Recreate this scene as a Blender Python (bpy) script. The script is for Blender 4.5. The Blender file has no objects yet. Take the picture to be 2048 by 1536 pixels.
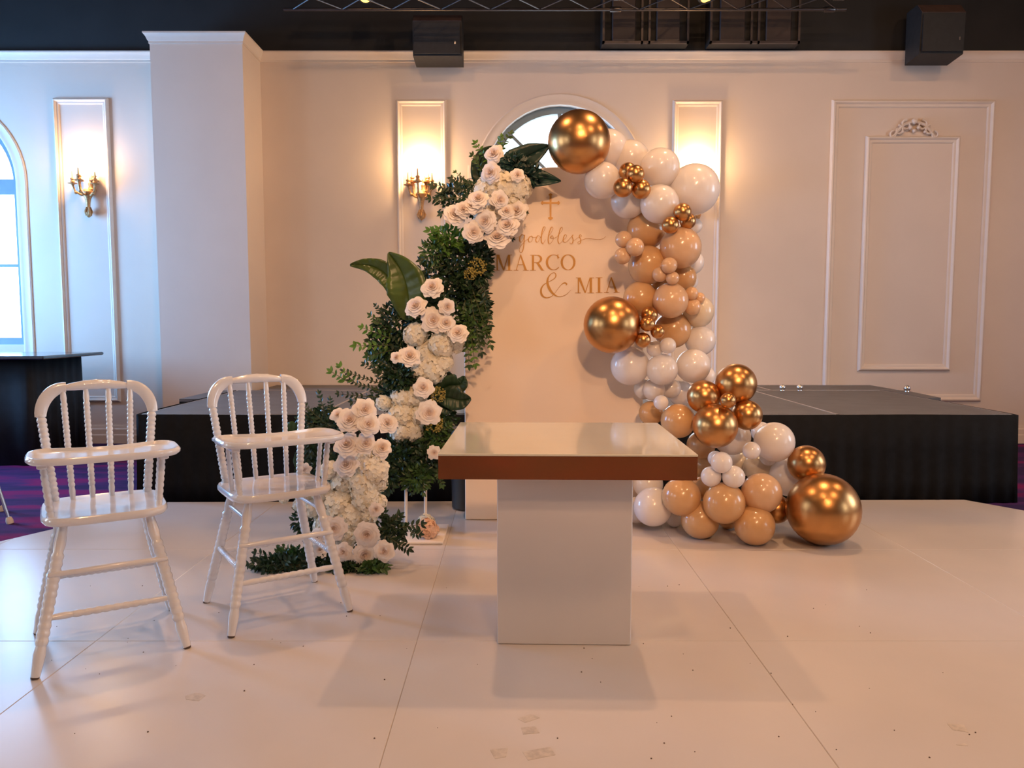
import bpy, math, random
from mathutils import Vector, Matrix
random.seed(7)
PI = math.pi
S = bpy.context.scene
COL = S.collection

# ------------------------------------------------------------------ camera
F, HC = 1520.0, 1.2                      # focal length in pixels of a 2048 wide frame, camera height
PITCH = math.atan(122 / F)
cam = bpy.data.cameras.new('camera'); cam.sensor_width = 36; cam.lens = F / 2048 * 36
cam.clip_start = 0.05; cam.clip_end = 200
co = bpy.data.objects.new('camera', cam); COL.objects.link(co)
co.location = (0, 0, HC); co.rotation_euler = (PI / 2 - PITCH, 0, 0)
S.camera = co

# ------------------------------------------------------------------ world, exposure, daylight
S.view_settings.view_transform = 'Standard'; S.view_settings.look = 'None'
S.view_settings.gamma = 1; S.view_settings.use_curve_mapping = False
S.view_settings.exposure = -0.75
S.cycles.use_denoising = True
S.cycles.max_bounces = 8; S.cycles.diffuse_bounces = 4; S.cycles.glossy_bounces = 4
S.cycles.transparent_max_bounces = 12
S.cycles.sample_clamp_indirect = 6
W = bpy.data.worlds.new('sky'); S.world = W; W.use_nodes = True
bg = W.node_tree.nodes['Background']; bg.inputs[0].default_value = (0.78, 0.9, 1.0, 1); bg.inputs[1].default_value = 9

def area(name, loc, rot, sx, sy, power, color, shape='RECTANGLE', spread=PI):
    l = bpy.data.lights.new(name, 'AREA'); l.shape = shape; l.size = sx
    if shape in ('RECTANGLE', 'ELLIPSE'): l.size_y = sy
    l.energy = power; l.color = color; l.spread = spread
    o = bpy.data.objects.new(name, l); COL.objects.link(o); o.location = loc; o.rotation_euler = rot
    return o
# daylight entering through the arched windows (just outside their panes); those in the side walls are unseen
BLUE = (0.14, 0.46, 1.0); COOL = (0.62, 0.80, 1.0)
XL, XR, YB, YF, ZT = -6.75, 6.6, 7.7, -4.5, 5.3
area('blue_wash_left_near', (XL - 0.4, 6.2, 2.1), (0, -PI / 2, 0), 2.2, 1.5, 1050, BLUE)  # unseen side window; lamp placed and tinted to turn the left back wall blue
area('daylight_left_far', (XL - 0.4, 2.2, 2.1), (0, -PI / 2, 0), 2.2, 1.5, 80, COOL)
area('daylight_left_rear', (XL - 0.4, -1.4, 2.1), (0, -PI / 2, 0), 2.2, 1.5, 80, COOL)
area('daylight_back_left', (-5.68, YB + 0.5, 2.1), (-PI / 2, 0, 0), 1.4, 2.3, 220, BLUE)
area('daylight_right_near', (XR + 0.4, 3.4, 2.1), (0, PI / 2, 0), 2.2, 1.5, 150, COOL)
area('daylight_right_rear', (XR + 0.4, -0.6, 2.1), (0, PI / 2, 0), 2.2, 1.5, 60, COOL)

# pixel of the 2048x1536 frame -> point on the plane y = Y, or on the plane z = Z
def ray(px, py):
    u = (768 - py) / F
    return Vector(((px - 1024) / F, math.cos(PITCH) + u * math.sin(PITCH), -math.sin(PITCH) + u * math.cos(PITCH)))
def at(px, py, Y):
    a = ray(px, py); return Vector((0, 0, HC)) + a * (Y / a.y)
def onz(px, py, Z=0.0):
    a = ray(px, py); return Vector((0, 0, HC)) + a * ((Z - HC) / a.z)

# ------------------------------------------------------------------ materials
def mat(name, col, rough=0.5, metal=0.0, var=0.06, scale=8.0, bump=0.0, bscale=60.0, coat=0.0, transl=0.0, tcol=None,
        col2=None, emit=None, estr=0.0, spec=0.5, stretch=None):
    m = bpy.data.materials.new(name); m.use_nodes = True
    nt = m.node_tree; n = nt.nodes; p = n['Principled BSDF']; out = n['Material Output']
    p.inputs['Roughness'].default_value = rough; p.inputs['Metallic'].default_value = metal
    p.inputs['Coat Weight'].default_value = coat; p.inputs['Coat Roughness'].default_value = 0.08
    p.inputs['Specular IOR Level'].default_value = spec
    tc = n.new('ShaderNodeTexCoord'); mp = n.new('ShaderNodeMapping'); nt.links.new(tc.outputs['Object'], mp.inputs[0])
    if stretch: mp.inputs['Scale'].default_value = stretch
    no = n.new('ShaderNodeTexNoise'); no.inputs['Scale'].default_value = scale; no.inputs['Detail'].default_value = 4
    nt.links.new(mp.outputs[0], no.inputs['Vector'])
    ra = n.new('ShaderNodeValToRGB')
    a = [max(0, c * (1 - var)) for c in col]; b = [min(1, c * (1 + var)) for c in (col2 or col)]
    ra.color_ramp.elements[0].position = 0.35; ra.color_ramp.elements[1].position = 0.65
    ra.color_ramp.elements[0].color = (*a, 1); ra.color_ramp.elements[1].color = (*b, 1)
    nt.links.new(no.outputs['Fac'], ra.inputs[0]); nt.links.new(ra.outputs[0], p.inputs['Base Color'])
    if bump:
        nb = n.new('ShaderNodeTexNoise'); nb.inputs['Scale'].default_value = bscale; nb.inputs['Detail'].default_value = 3
        nt.links.new(mp.outputs[0], nb.inputs['Vector'])
        bu = n.new('ShaderNodeBump'); bu.inputs['Strength'].default_value = bump; bu.inputs['Distance'].default_value = 0.01
        nt.links.new(nb.outputs['Fac'], bu.inputs['Height']); nt.links.new(bu.outputs[0], p.inputs['Normal'])
    if emit:
        p.inputs['Emission Color'].default_value = (*emit, 1); p.inputs['Emission Strength'].default_value = estr
    if transl:
        t = n.new('ShaderNodeBsdfTranslucent'); mx = n.new('ShaderNodeMixShader'); mx.inputs[0].default_value = transl
        if tcol: t.inputs[0].default_value = (*tcol, 1)
        else: nt.links.new(ra.outputs[0], t.inputs[0])
        nt.links.new(p.outputs[0], mx.inputs[1]); nt.links.new(t.outputs[0], mx.inputs[2]); nt.links.new(mx.outputs[0], out.inputs[0])
    return m

def glass_mat(name, tint=(1, 1, 1)):
    m = bpy.data.materials.new(name); m.use_nodes = True; nt = m.node_tree; n = nt.nodes
    n.remove(n['Principled BSDF']); out = n['Material Output']
    t = n.new('ShaderNodeBsdfTransparent'); t.inputs[0].default_value = (*tint, 1)
    g = n.new('ShaderNodeBsdfGlossy'); g.inputs['Roughness'].default_value = 0.03
    no = n.new('ShaderNodeTexNoise'); no.inputs['Scale'].default_value = 1.2
    mr = n.new('ShaderNodeMapRange'); mr.inputs['To Min'].default_value = 0.04; mr.inputs['To Max'].default_value = 0.08
    nt.links.new(no.outputs['Fac'], mr.inputs['Value'])
    mx = n.new('ShaderNodeMixShader'); nt.links.new(mr.outputs[0], mx.inputs[0])
    nt.links.new(t.outputs[0], mx.inputs[1]); nt.links.new(g.outputs[0], mx.inputs[2]); nt.links.new(mx.outputs[0], out.inputs[0])
    return m

def wave_mat(name, c1, c2, scale, rough=0.6, c3=None):
    """purple carpet: streaky two/three colour pattern"""
    m = bpy.data.materials.new(name); m.use_nodes = True; nt = m.node_tree; n = nt.nodes; p = n['Principled BSDF']
    tc = n.new('ShaderNodeTexCoord'); mp = n.new('ShaderNodeMapping'); mp.inputs['Scale'].default_value = (0.8, 2.6, 1)
    nt.links.new(tc.outputs['Object'], mp.inputs[0])
    no = n.new('ShaderNodeTexNoise'); no.inputs['Scale'].default_value = scale; no.inputs['Detail'].default_value = 5
    nt.links.new(mp.outputs[0], no.inputs['Vector'])
    ra = n.new('ShaderNodeValToRGB'); ra.color_ramp.elements[0].position = 0.42; ra.color_ramp.elements[1].position = 0.62
    ra.color_ramp.elements[0].color = (*c1, 1); ra.color_ramp.elements[1].color = (*c2, 1)
    if c3:
        e = ra.color_ramp.elements.new(0.52); e.color = (*c3, 1)
    nt.links.new(no.outputs['Fac'], ra.inputs[0]); nt.links.new(ra.outputs[0], p.inputs['Base Color'])
    p.inputs['Roughness'].default_value = 0.95; p.inputs['Specular IOR Level'].default_value = 0.1
    nb = n.new('ShaderNodeTexNoise'); nb.inputs['Scale'].default_value = 300
    bu = n.new('ShaderNodeBump'); bu.inputs['Strength'].default_value = 0.5; bu.inputs['Distance'].default_value = 0.005
    nt.links.new(tc.outputs['Object'], nb.inputs['Vector']); nt.links.new(nb.outputs['Fac'], bu.inputs['Height']); nt.links.new(bu.outputs[0], p.inputs['Normal'])
    return m

M = {}
M['wall'] = mat('painted_wall', (0.72, 0.60, 0.50), 0.5, var=0.02, scale=2, bump=0.03, bscale=40)
M['trim'] = mat('painted_trim', (0.74, 0.63, 0.53), 0.45, var=0.02, scale=4)
M['black'] = mat('black_paint', (0.012, 0.011, 0.011), 0.7, var=0.2, scale=3)
M['frontwall'] = mat('brown_panelling', (0.16, 0.085, 0.05), 0.5, var=0.3, scale=2, stretch=(3, 3, 0.4))
M['carpet'] = wave_mat('purple_carpet', (0.035, 0.018, 0.075), (0.19, 0.012, 0.09), 1.6, c3=(0.07, 0.02, 0.10))
M['dance'] = mat('white_dance_floor', (0.62, 0.55, 0.50), 0.26, var=0.035, scale=1.6, bump=0.02, bscale=12, spec=0.45)
M['tape'] = mat('tape_residue', (0.53, 0.455, 0.385), 0.6, var=0.12, scale=60)
M['deck'] = mat('grey_stage_deck', (0.11, 0.105, 0.105), 0.5, var=0.12, scale=6, bump=0.08, bscale=120)
M['skirt'] = mat('black_skirt_cloth', (0.005, 0.005, 0.006), 0.85, var=0.2, scale=20, bump=0.1, bscale=200, spec=0.2)
M['alu'] = mat('aluminium', (0.72, 0.72, 0.74), 0.25, 1.0, var=0.05)
M['trussm'] = mat('truss_metal', (0.12, 0.11, 0.11), 0.35, 1.0, var=0.1)
M['winframe'] = mat('window_frame_paint', (0.16, 0.22, 0.25), 0.45, var=0.05)
M['reveal'] = mat('window_reveal', (0.82, 0.80, 0.78), 0.5, var=0.02)
M['glass'] = glass_mat('window_glass')
M['brass'] = mat('aged_brass', (0.50, 0.28, 0.12), 0.5, 0.5, var=0.25, scale=60, bump=0.3, bscale=120)
M['candle'] = mat('brass_candle_sleeve', (0.55, 0.36, 0.2), 0.5, 0.2, var=0.1)
M['bulb'] = mat('lit_bulb', (1, 0.8, 0.5), 0.5, emit=(1, 0.72, 0.38), estr=45)
M['speaker'] = mat('speaker_black', (0.012, 0.012, 0.013), 0.6, var=0.2, scale=20)
M['speakertop'] = mat('speaker_brown', (0.07, 0.04, 0.03), 0.6, var=0.2)
M['darkwood'] = mat('dark_brown_panel', (0.035, 0.02, 0.015), 0.6, var=0.3, scale=4)
M['darkframe'] = mat('dark_metal_frame', (0.06, 0.045, 0.04), 0.45, 0.3, var=0.1)
M['board'] = mat('backdrop_board', (0.84, 0.69, 0.56), 0.45, var=0.015, scale=2)
M['vinyl'] = mat('gold_vinyl', (0.50, 0.24, 0.04), 0.4, 0.1, var=0.06, scale=20)
M['tglass'] = mat('cream_glass_top', (0.66, 0.62, 0.49), 0.06, var=0.01, coat=0.6)
M['tgoldband'] = mat('mirrored_gold_band', (0.74, 0.32, 0.10), 0.10, 0.84, var=0.08, scale=3, bump=0.02, bscale=5)
M['pedestal'] = mat('white_gloss_pedestal', (0.70, 0.63, 0.58), 0.3, var=0.02, scale=3)
M['chair'] = mat('white_enamel', (0.80, 0.77, 0.76), 0.18, var=0.02, scale=10, coat=0.5)
M['rubber'] = mat('brown_foot', (0.1, 0.06, 0.04), 0.7, var=0.2)
M['gold_b'] = mat('chrome_gold_balloon', (0.58, 0.30, 0.115), 0.31, 1.0, var=0.03, scale=3)
M['white_b'] = mat('white_balloon', (0.90, 0.85, 0.82), 0.22, var=0.01, scale=3, transl=0.28, coat=0.3)
M['tan_b'] = mat('tan_balloon', (0.68, 0.40, 0.19), 0.22, var=0.02, scale=3, transl=0.15, coat=0.3)
M['nude_b'] = mat('nude_balloon', (0.76, 0.49, 0.29), 0.22, var=0.02, scale=3, transl=0.18, coat=0.3)
M['cream_b'] = mat('cream_balloon', (0.80, 0.68, 0.52), 0.22, var=0.02, scale=3, transl=0.2, coat=0.3)
M['rose'] = mat('white_rose', (0.90, 0.83, 0.77), 0.55, var=0.05, scale=4, transl=0.12, tcol=(0.9, 0.72, 0.58))
M['roseheart'] = mat('blush_rose_heart', (0.90, 0.75, 0.64), 0.55, var=0.04, scale=6, transl=0.3)
M['rosemid'] = mat('pale_blush_rose', (0.89, 0.77, 0.68), 0.55, var=0.04, scale=5, transl=0.25)
M['hyd'] = mat('cream_hydrangea', (0.92, 0.86, 0.72), 0.6, var=0.04, scale=9, col2=(0.92, 0.85, 0.69), transl=0.25)
M['dried'] = mat('peach_flower', (0.80, 0.52, 0.34), 0.6, var=0.1, scale=6, transl=0.25)
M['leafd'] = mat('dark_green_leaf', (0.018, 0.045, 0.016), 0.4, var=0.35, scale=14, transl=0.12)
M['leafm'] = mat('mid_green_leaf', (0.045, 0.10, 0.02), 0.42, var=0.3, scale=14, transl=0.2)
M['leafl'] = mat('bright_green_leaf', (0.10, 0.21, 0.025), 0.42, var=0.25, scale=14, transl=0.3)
M['leafo'] = mat('olive_big_leaf', (0.075, 0.12, 0.02), 0.32, var=0.3, scale=5, transl=0.18)
M['leaft'] = mat('teal_dark_leaf', (0.012, 0.05, 0.042), 0.4, var=0.25, scale=6, transl=0.15)
M['stem'] = mat('green_stem', (0.06, 0.07, 0.02), 0.6, var=0.2)
M['yellow'] = mat('yellow_green_buds', (0.30, 0.23, 0.04), 0.6, var=0.3, scale=80)
M['standw'] = mat('white_stand', (0.80, 0.70, 0.60), 0.4, var=0.02)
M['drum'] = mat('black_plastic', (0.02, 0.018, 0.018), 0.45, var=0.1)
M['tub'] = mat('clear_plastic_tub', (0.7, 0.76, 0.82), 0.2, var=0.05, transl=0.4)
M['tubc'] = mat('tan_paper', (0.55, 0.33, 0.17), 0.7, var=0.3, scale=30)
M['lampcan'] = mat('lamp_can', (0.05, 0.05, 0.05), 0.4, 0.5, var=0.1)
M['lampglow'] = mat('lamp_lens', (1, 0.8, 0.6), 0.4, emit=(1, 0.72, 0.42), estr=30)
M['amberglow'] = mat('amber_lens', (1, 0.6, 0.2), 0.4, emit=(1, 0.5, 0.08), estr=6)
M['plate'] = mat('switch_plate', (0.78, 0.70, 0.60), 0.35, var=0.02)
M['fabric'] = mat('grey_chair_fabric', (0.2, 0.18, 0.2), 0.9, var=0.2, scale=40)
M['counter'] = mat('black_counter_cloth', (0.01, 0.014, 0.02), 0.75, var=0.2, scale=10, spec=0.3)
M['countertop'] = mat('glossy_dark_top', (0.05, 0.06, 0.07), 0.18, var=0.1, coat=0.5)

# ------------------------------------------------------------------ mesh builder
class MB:
    def __init__(s): s.v = []; s.f = []; s.mi = []; s.cur = 0
    def quad_grid(s, rows, closed_u=False):
        b = len(s.v); nr = len(rows); nc = len(rows[0])
        for r in rows: s.v += [tuple(p) for p in r]
        for i in range(nr - 1):
            for j in range(nc if closed_u else nc - 1):
                k = (j + 1) % nc
                s.face([b + i * nc + j, b + i * nc + k, b + (i + 1) * nc + k, b + (i + 1) * nc + j])
        return b
    def face(s, f): s.f.append(tuple(f)); s.mi.append(s.cur)
    def poly(s, pts):
        b = len(s.v); s.v += [tuple(p) for p in pts]; s.face(range(b, b + len(pts)))
    def box(s, lo, hi, bev=0.0):
        x0, y0, z0 = lo; x1, y1, z1 = hi
        if bev <= 0:
            b = len(s.v)
            s.v += [(x0, y0, z0), (x1, y0, z0), (x1, y1, z0), (x0, y1, z0), (x0, y0, z1), (x1, y0, z1), (x1, y1, z1), (x0, y1, z1)]
            for f in ((3, 2, 1, 0), (4, 5, 6, 7), (0, 1, 5, 4), (1, 2, 6, 5), (2, 3, 7, 6), (3, 0, 4, 7)): s.face([b + i for i in f])
        else:
            def ring(i, z):
                c = bev
                return [(x0 + i + c, y0 + i, z), (x1 - i - c, y0 + i, z), (x1 - i, y0 + i + c, z), (x1 - i, y1 - i - c, z),
                        (x1 - i - c, y1 - i, z), (x0 + i + c, y1 - i, z), (x0 + i, y1 - i - c, z), (x0 + i, y0 + i + c, z)]
            R = [ring(bev, z0), ring(0, z0 + bev), ring(0, z1 - bev), ring(bev, z1)]
            b = s.quad_grid(R, True)
            s.face([b + i for i in range(7, -1, -1)]); s.face([b + 24 + i for i in range(8)])
    def lathe(s, p0, p1, prof, n=12, cap=True):
        p0 = Vector(p0); p1 = Vector(p1); ax = p1 - p0; L = ax.length; ax.normalize()
        q = Vector((0, 0, 1)).rotation_difference(ax)
        rows = []
        for t, r in prof:
            rows.append([p0 + q @ Vector((r * math.cos(2 * PI * k / n), r * math.sin(2 * PI * k / n), t * L)) for k in range(n)])
        b = s.quad_grid(rows, True)
        if cap:
            s.face([b + k for k in range(n - 1, -1, -1)]); e = b + (len(rows) - 1) * n; s.face([e + k for k in range(n)])
    def tube(s, pts, rad, n=8, cap=True):
        pts = [Vector(p) for p in pts]; m = len(pts)
        if not hasattr(rad, '__len__'): rad = [rad] * m
        rows = []; prev = None
        for i, p in enumerate(pts):
            t = (pts[min(i + 1, m - 1)] - pts[max(i - 1, 0)]).normalized()
            if prev is None:
                up = Vector((0, 0, 1)) if abs(t.z) < 0.9 else Vector((1, 0, 0)); a = t.cross(up).normalized()
            else:
                a = (prev - t * prev.dot(t)).normalized()
            prev = a; b2 = t.cross(a)
            rows.append([p + (a * math.cos(2 * PI * k / n) + b2 * math.sin(2 * PI * k / n)) * rad[i] for k in range(n)])
        b = s.quad_grid(rows, True)
        if cap:
            s.face([b + k for k in range(n - 1, -1, -1)]); e = b + (m - 1) * n; s.face([e + k for k in range(n)])
    def prism(s, pts2, f0, f1):
        """extrude a closed outline; f0/f1 map (a,b) to 3D for the two caps"""
        b = len(s.v); n = len(pts2)
        s.v += [tuple(f0(a, c)) for a, c in pts2]; s.v += [tuple(f1(a, c)) for a, c in pts2]
        s.face([b + i for i in range(n)]); s.face([b + n + i for i in range(n - 1, -1, -1)])
        for i in range(n):
            j = (i + 1) % n; s.face([b + j, b + i, b + n + i, b + n + j])
    def sphere(s, c, r, n=10, m=6, sc=(1, 1, 1)):
        rows = []
        for i in range(m + 1):
            a = PI * i / m; rr = max(math.sin(a), 0.001)
            rows.append([(c[0] + r * sc[0] * rr * math.cos(2 * PI * k / n), c[1] + r * sc[1] * rr * math.sin(2 * PI * k / n), c[2] - r * sc[2] * math.cos(a)) for k in range(n)])
        s.quad_grid(rows, True)
    def mesh(s, name, mats, smooth=True, angle=None):
        me = bpy.data.meshes.new(name); me.from_pydata(s.v, [], s.f)
        if not isinstance(mats, (list, tuple)): mats = [mats]
        for m in mats: me.materials.append(m)
        me.polygons.foreach_set('material_index', s.mi)
        me.validate(); me.update()
        import bmesh
        bm = bmesh.new(); bm.from_mesh(me); bmesh.ops.recalc_face_normals(bm, faces=bm.faces) if smooth != 'keep' else None
        bm.to_mesh(me); bm.free()
        if smooth:
            me.shade_smooth()
            me.set_sharp_from_angle(angle=math.radians(angle or 40))
        return me
    def build(s, name, mats, parent=None, smooth=True, angle=None):
        return link(name, s.mesh(name, mats, smooth, angle), parent)

def link(name, me, parent=None):
    o = bpy.data.objects.new(name, me); COL.objects.link(o)
    if parent: o.parent = parent
    return o
def tag(o, label=None, cat=None, group=None, kind=None):
    if label: o['label'] = label
    if cat: o['category'] = cat
    if group: o['group'] = group
    if kind: o['kind'] = kind
    return o
def empty(name, loc=(0, 0, 0), rz=0.0):
    o = bpy.data.objects.new(name, None); COL.objects.link(o); o.location = loc; o.rotation_euler = (0, 0, rz); o.empty_display_size = 0.1
    return o
def struct(o): o['kind'] = 'structure'; return o
def copy_tree(o, parent=None):
    c = o.copy(); COL.objects.link(c); c.parent = parent
    for ch in o.children: copy_tree(ch, c)
    return c

# ------------------------------------------------------------------ room shell
mb = MB(); mb.box((XL - 0.3, YF - 0.3, -0.15), (XR + 0.3, YB + 0.3, -0.025)); struct(mb.build('floor', M['carpet'], smooth=False))
mb = MB(); mb.box((XL - 0.3, YF - 0.3, ZT), (XR + 0.3, YB + 0.3, ZT + 0.1)); struct(mb.build('ceiling', M['black'], smooth=False))
WR, WS, WSILL = 0.745, 2.604, 0.98        # arched window: half width, spring line, sill

def arched_wall(name, u0, u1, z0, z1, wins, fmap, depth=0.28):
    """wall face in (u,z) with arched openings at the u centres in wins, plus outer face and reveals; fmap(u,d,z)"""
    us = {u0, u1}
    N = 20
    for c in wins:
        for k in range(N + 1): us.add(round(c - WR * math.cos(PI * k / N), 5))
    us = sorted(us); mb = MB()
    def top(u):
        for c in wins:
            if abs(u - c) <= WR + 1e-4: return WS + math.sqrt(max(0, WR * WR - (u - c) ** 2))
        return None
    for a, b in zip(us[:-1], us[1:]):
        mid = (a + b) / 2; ins = any(abs(mid - c) < WR for c in wins)
        for d in (0, depth):
            if not ins:
                mb.poly([fmap(a, d, z0), fmap(b, d, z0), fmap(b, d, z1), fmap(a, d, z1)])
            else:
                mb.poly([fmap(a, d, z0), fmap(b, d, z0), fmap(b, d, WSILL), fmap(a, d, WSILL)])
                mb.poly([fmap(a, d, top(a)), fmap(b, d, top(b)), fmap(b, d, z1), fmap(a, d, z1)])
        if ins:
            mb.cur = 1
            mb.poly([fmap(a, 0, top(a)), fmap(b, 0, top(b)), fmap(b, depth, top(b)), fmap(a, depth, top(a))])
            mb.cur = 0
    mb.cur = 1
    for c in wins:
        for sgn in (-1, 1):
            u = c + sgn * WR; mb.poly([fmap(u, 0, WSILL), fmap(u, depth, WSILL), fmap(u, depth, WS), fmap(u, 0, WS)])
        mb.poly([fmap(c - WR, 0, WSILL), fmap(c + WR, 0, WSILL), fmap(c + WR, depth, WSILL), fmap(c - WR, depth, WSILL)])
    mb.cur = 0
    return struct(mb.build(name, [M['wall'], M['reveal']], smooth=False))

ZW = 3.82
BACKW = (-5.68, 0.475)
arched_wall('wall_back', XL, XR, -0.025, ZW, BACKW, lambda u, d, z: (u, YB + d, z))
mb = MB(); mb.box((XL, YB, ZW), (XR, YB + 0.28, ZT)); struct(mb.build('wall_back_upper', M['black'], smooth=False))
LW = (6.2, 2.2, -1.4); RW = (3.4, -0.6)
arched_wall('wall_left', YF, YB, -0.025, ZW, LW, lambda u, d, z: (XL - d, u, z))
arched_wall('wall_right', YF, YB, -0.025, ZW, RW, lambda u, d, z: (XR + d, u, z))
mb = MB(); mb.box((XL - 0.28, YF, ZW), (XL, YB, ZT)); struct(mb.build('wall_left_upper', M['black'], smooth=False))
mb = MB(); mb.box((XR, YF, ZW), (XR + 0.28, YB, ZT)); struct(mb.build('wall_right_upper', M['black'], smooth=False))
mb = MB(); mb.box((XL - 0.28, YF - 0.2, -0.025), (XR + 0.28, YF, ZT)); struct(mb.build('wall_front', M['frontwall'], smooth=False))

# projecting pier on the back wall with a crown moulding that runs along the wall top
PX0, PX1, PY = -3.325, -2.475, 7.2
mb = MB(); mb.box((PX0, PY, -0.025), (PX1, YB - 0.001, 3.83)); struct(mb.build('wall_pier', M['wall'], smooth=False))
def crown(mb, path, prof):
    """sweep a (out, z) profile along a horizontal polyline (mitred); out is to the right-hand side of travel"""
    pts = [Vector((p[0], p[1])) for p in path]; rows = []
    for i, p in enumerate(pts):
        dirs = []
        if i > 0: dirs.append((p - pts[i - 1]).normalized())
        if i < len(pts) - 1: dirs.append((pts[i + 1] - p).normalized())
        ns = [Vector((d.y, -d.x)) for d in dirs]
        n = sum(ns, Vector((0, 0)))
        n = n / (n.length ** 2) * len(ns) if len(ns) > 1 else n
        if len(ns) > 1: n = (ns[0] + ns[1]) / (1 + ns[0].dot(ns[1]))
        rows.append([(p.x + n.x * o, p.y + n.y * o, z) for o, z in prof])
    mb.quad_grid(rows)
CR = [(0, 3.755), (0.008, 3.755), (0.008, 3.775), (0.015, 3.782), (0.025, 3.81), (0.04, 3.832), (0.045, 3.836), (0.045, 3.85), (0, 3.85)]
mb = MB(); crown(mb, [(XL, YB), (PX0, YB), (PX0, PY), (PX1, PY), (PX1, YB), (XR, YB)], CR)
struct(mb.build('trim_1', M['trim'], angle=25))
BB = [(0, 0.16), (0.008, 0.16), (0.012, 0.13), (0.02, 0.12), (0.02, 0.07), (0.026, 0.06), (0.026, -0.025), (0, -0.025)]
mb = MB(); crown(mb, [(XL, YB), (PX0, YB), (PX0, PY), (PX1, PY), (PX1, YB), (XR, YB)], BB)
struct(mb.build('baseboard_back', M['trim'], angle=25))

def picture_frame(name, x0, x1, z0, z1, w=0.06, h=0.03, y=YB):
    """mitred picture moulding ring on the back wall"""
    prof = [(0, 0), (0.004, h * .5), (w * .2, h * .9), (w * .35, h), (w * .5, h * .75), (w * .6, h * .45), (w * .85, h * .4), (w, h * .2), (w, 0)]
    mb = MB(); rows = []
    for cx, cz, sx, sz in ((x0, z0, 1, 1), (x1, z0, -1, 1), (x1, z1, -1, -1), (x0, z1, 1, -1), (x0, z0, 1, 1)):
        rows.append([(cx + sx * o, y - d, cz + sz * o) for o, d in prof])
    mb.quad_grid(rows)
    return struct(mb.build(name, M['trim'], angle=25))
picture_frame('trim_2', -4.53, -3.98, 0.40, 3.41)
picture_frame('trim_3', -1.145, -0.645, 0.40, 3.395)
picture_frame('trim_4', 1.585, 2.08, 0.40, 3.39)
picture_frame('trim_5', 3.153, 4.766, 0.403, 3.394, w=0.075, h=0.035)
inner = picture_frame('trim_6', 3.50, 4.437, 0.714, 3.046, w=0.07, h=0.035)
# carved crest on the inner moulding
mb = MB()
def scroll(mb, cx, cz, r, a0, turns, sgn, rad=0.012):
    pts = []; rr = []
    for i in range(15):
        t = i / 14; a = a0 + sgn * t * turns * 2 * PI; q = r * (1 - 0.72 * t)
        pts.append((cx + q * math.cos(a), YB - 0.03, cz + q * math.sin(a))); rr.append(rad * (1 - 0.35 * t))
    mb.tube(pts, rr, 6)
cz = 3.06; cxm = 3.965
for sg in (-1, 1):
    scroll(mb, cxm + sg * 0.075, cz + 0.085, 0.055, PI / 2, 1.1, -sg)
    scroll(mb, cxm + sg * 0.155, cz + 0.035, 0.05, PI / 2, 1.0, sg)
    scroll(mb, cxm + sg * 0.2, cz - 0.01, 0.04, PI / 2, 1.0, -sg, 0.01)
    mb.tube([(cxm + sg * x, YB - 0.025, cz + z) for x, z in ((0.24, -0.03), (0.2, -0.02), (0.15, 0.04), (0.1, 0.09), (0.03, 0.115), (0, 0.12))], [0.008, 0.014, 0.016, 0.016, 0.014, 0.012], 6)
    mb.sphere((cxm + sg * 0.04, YB - 0.03, cz + 0.06), 0.022, 8, 5)
    mb.sphere((cxm + sg * 0.11, YB - 0.03, cz + 0.02), 0.016, 8, 5)
mb.sphere((cxm, YB - 0.03, cz + 0.12), 0.03, 8, 5); mb.sphere((cxm, YB - 0.03, cz + 0.03), 0.02, 8, 5)
tag(mb.build('carved_crest', M['trim'], inner), 'carved scroll crest')

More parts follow.
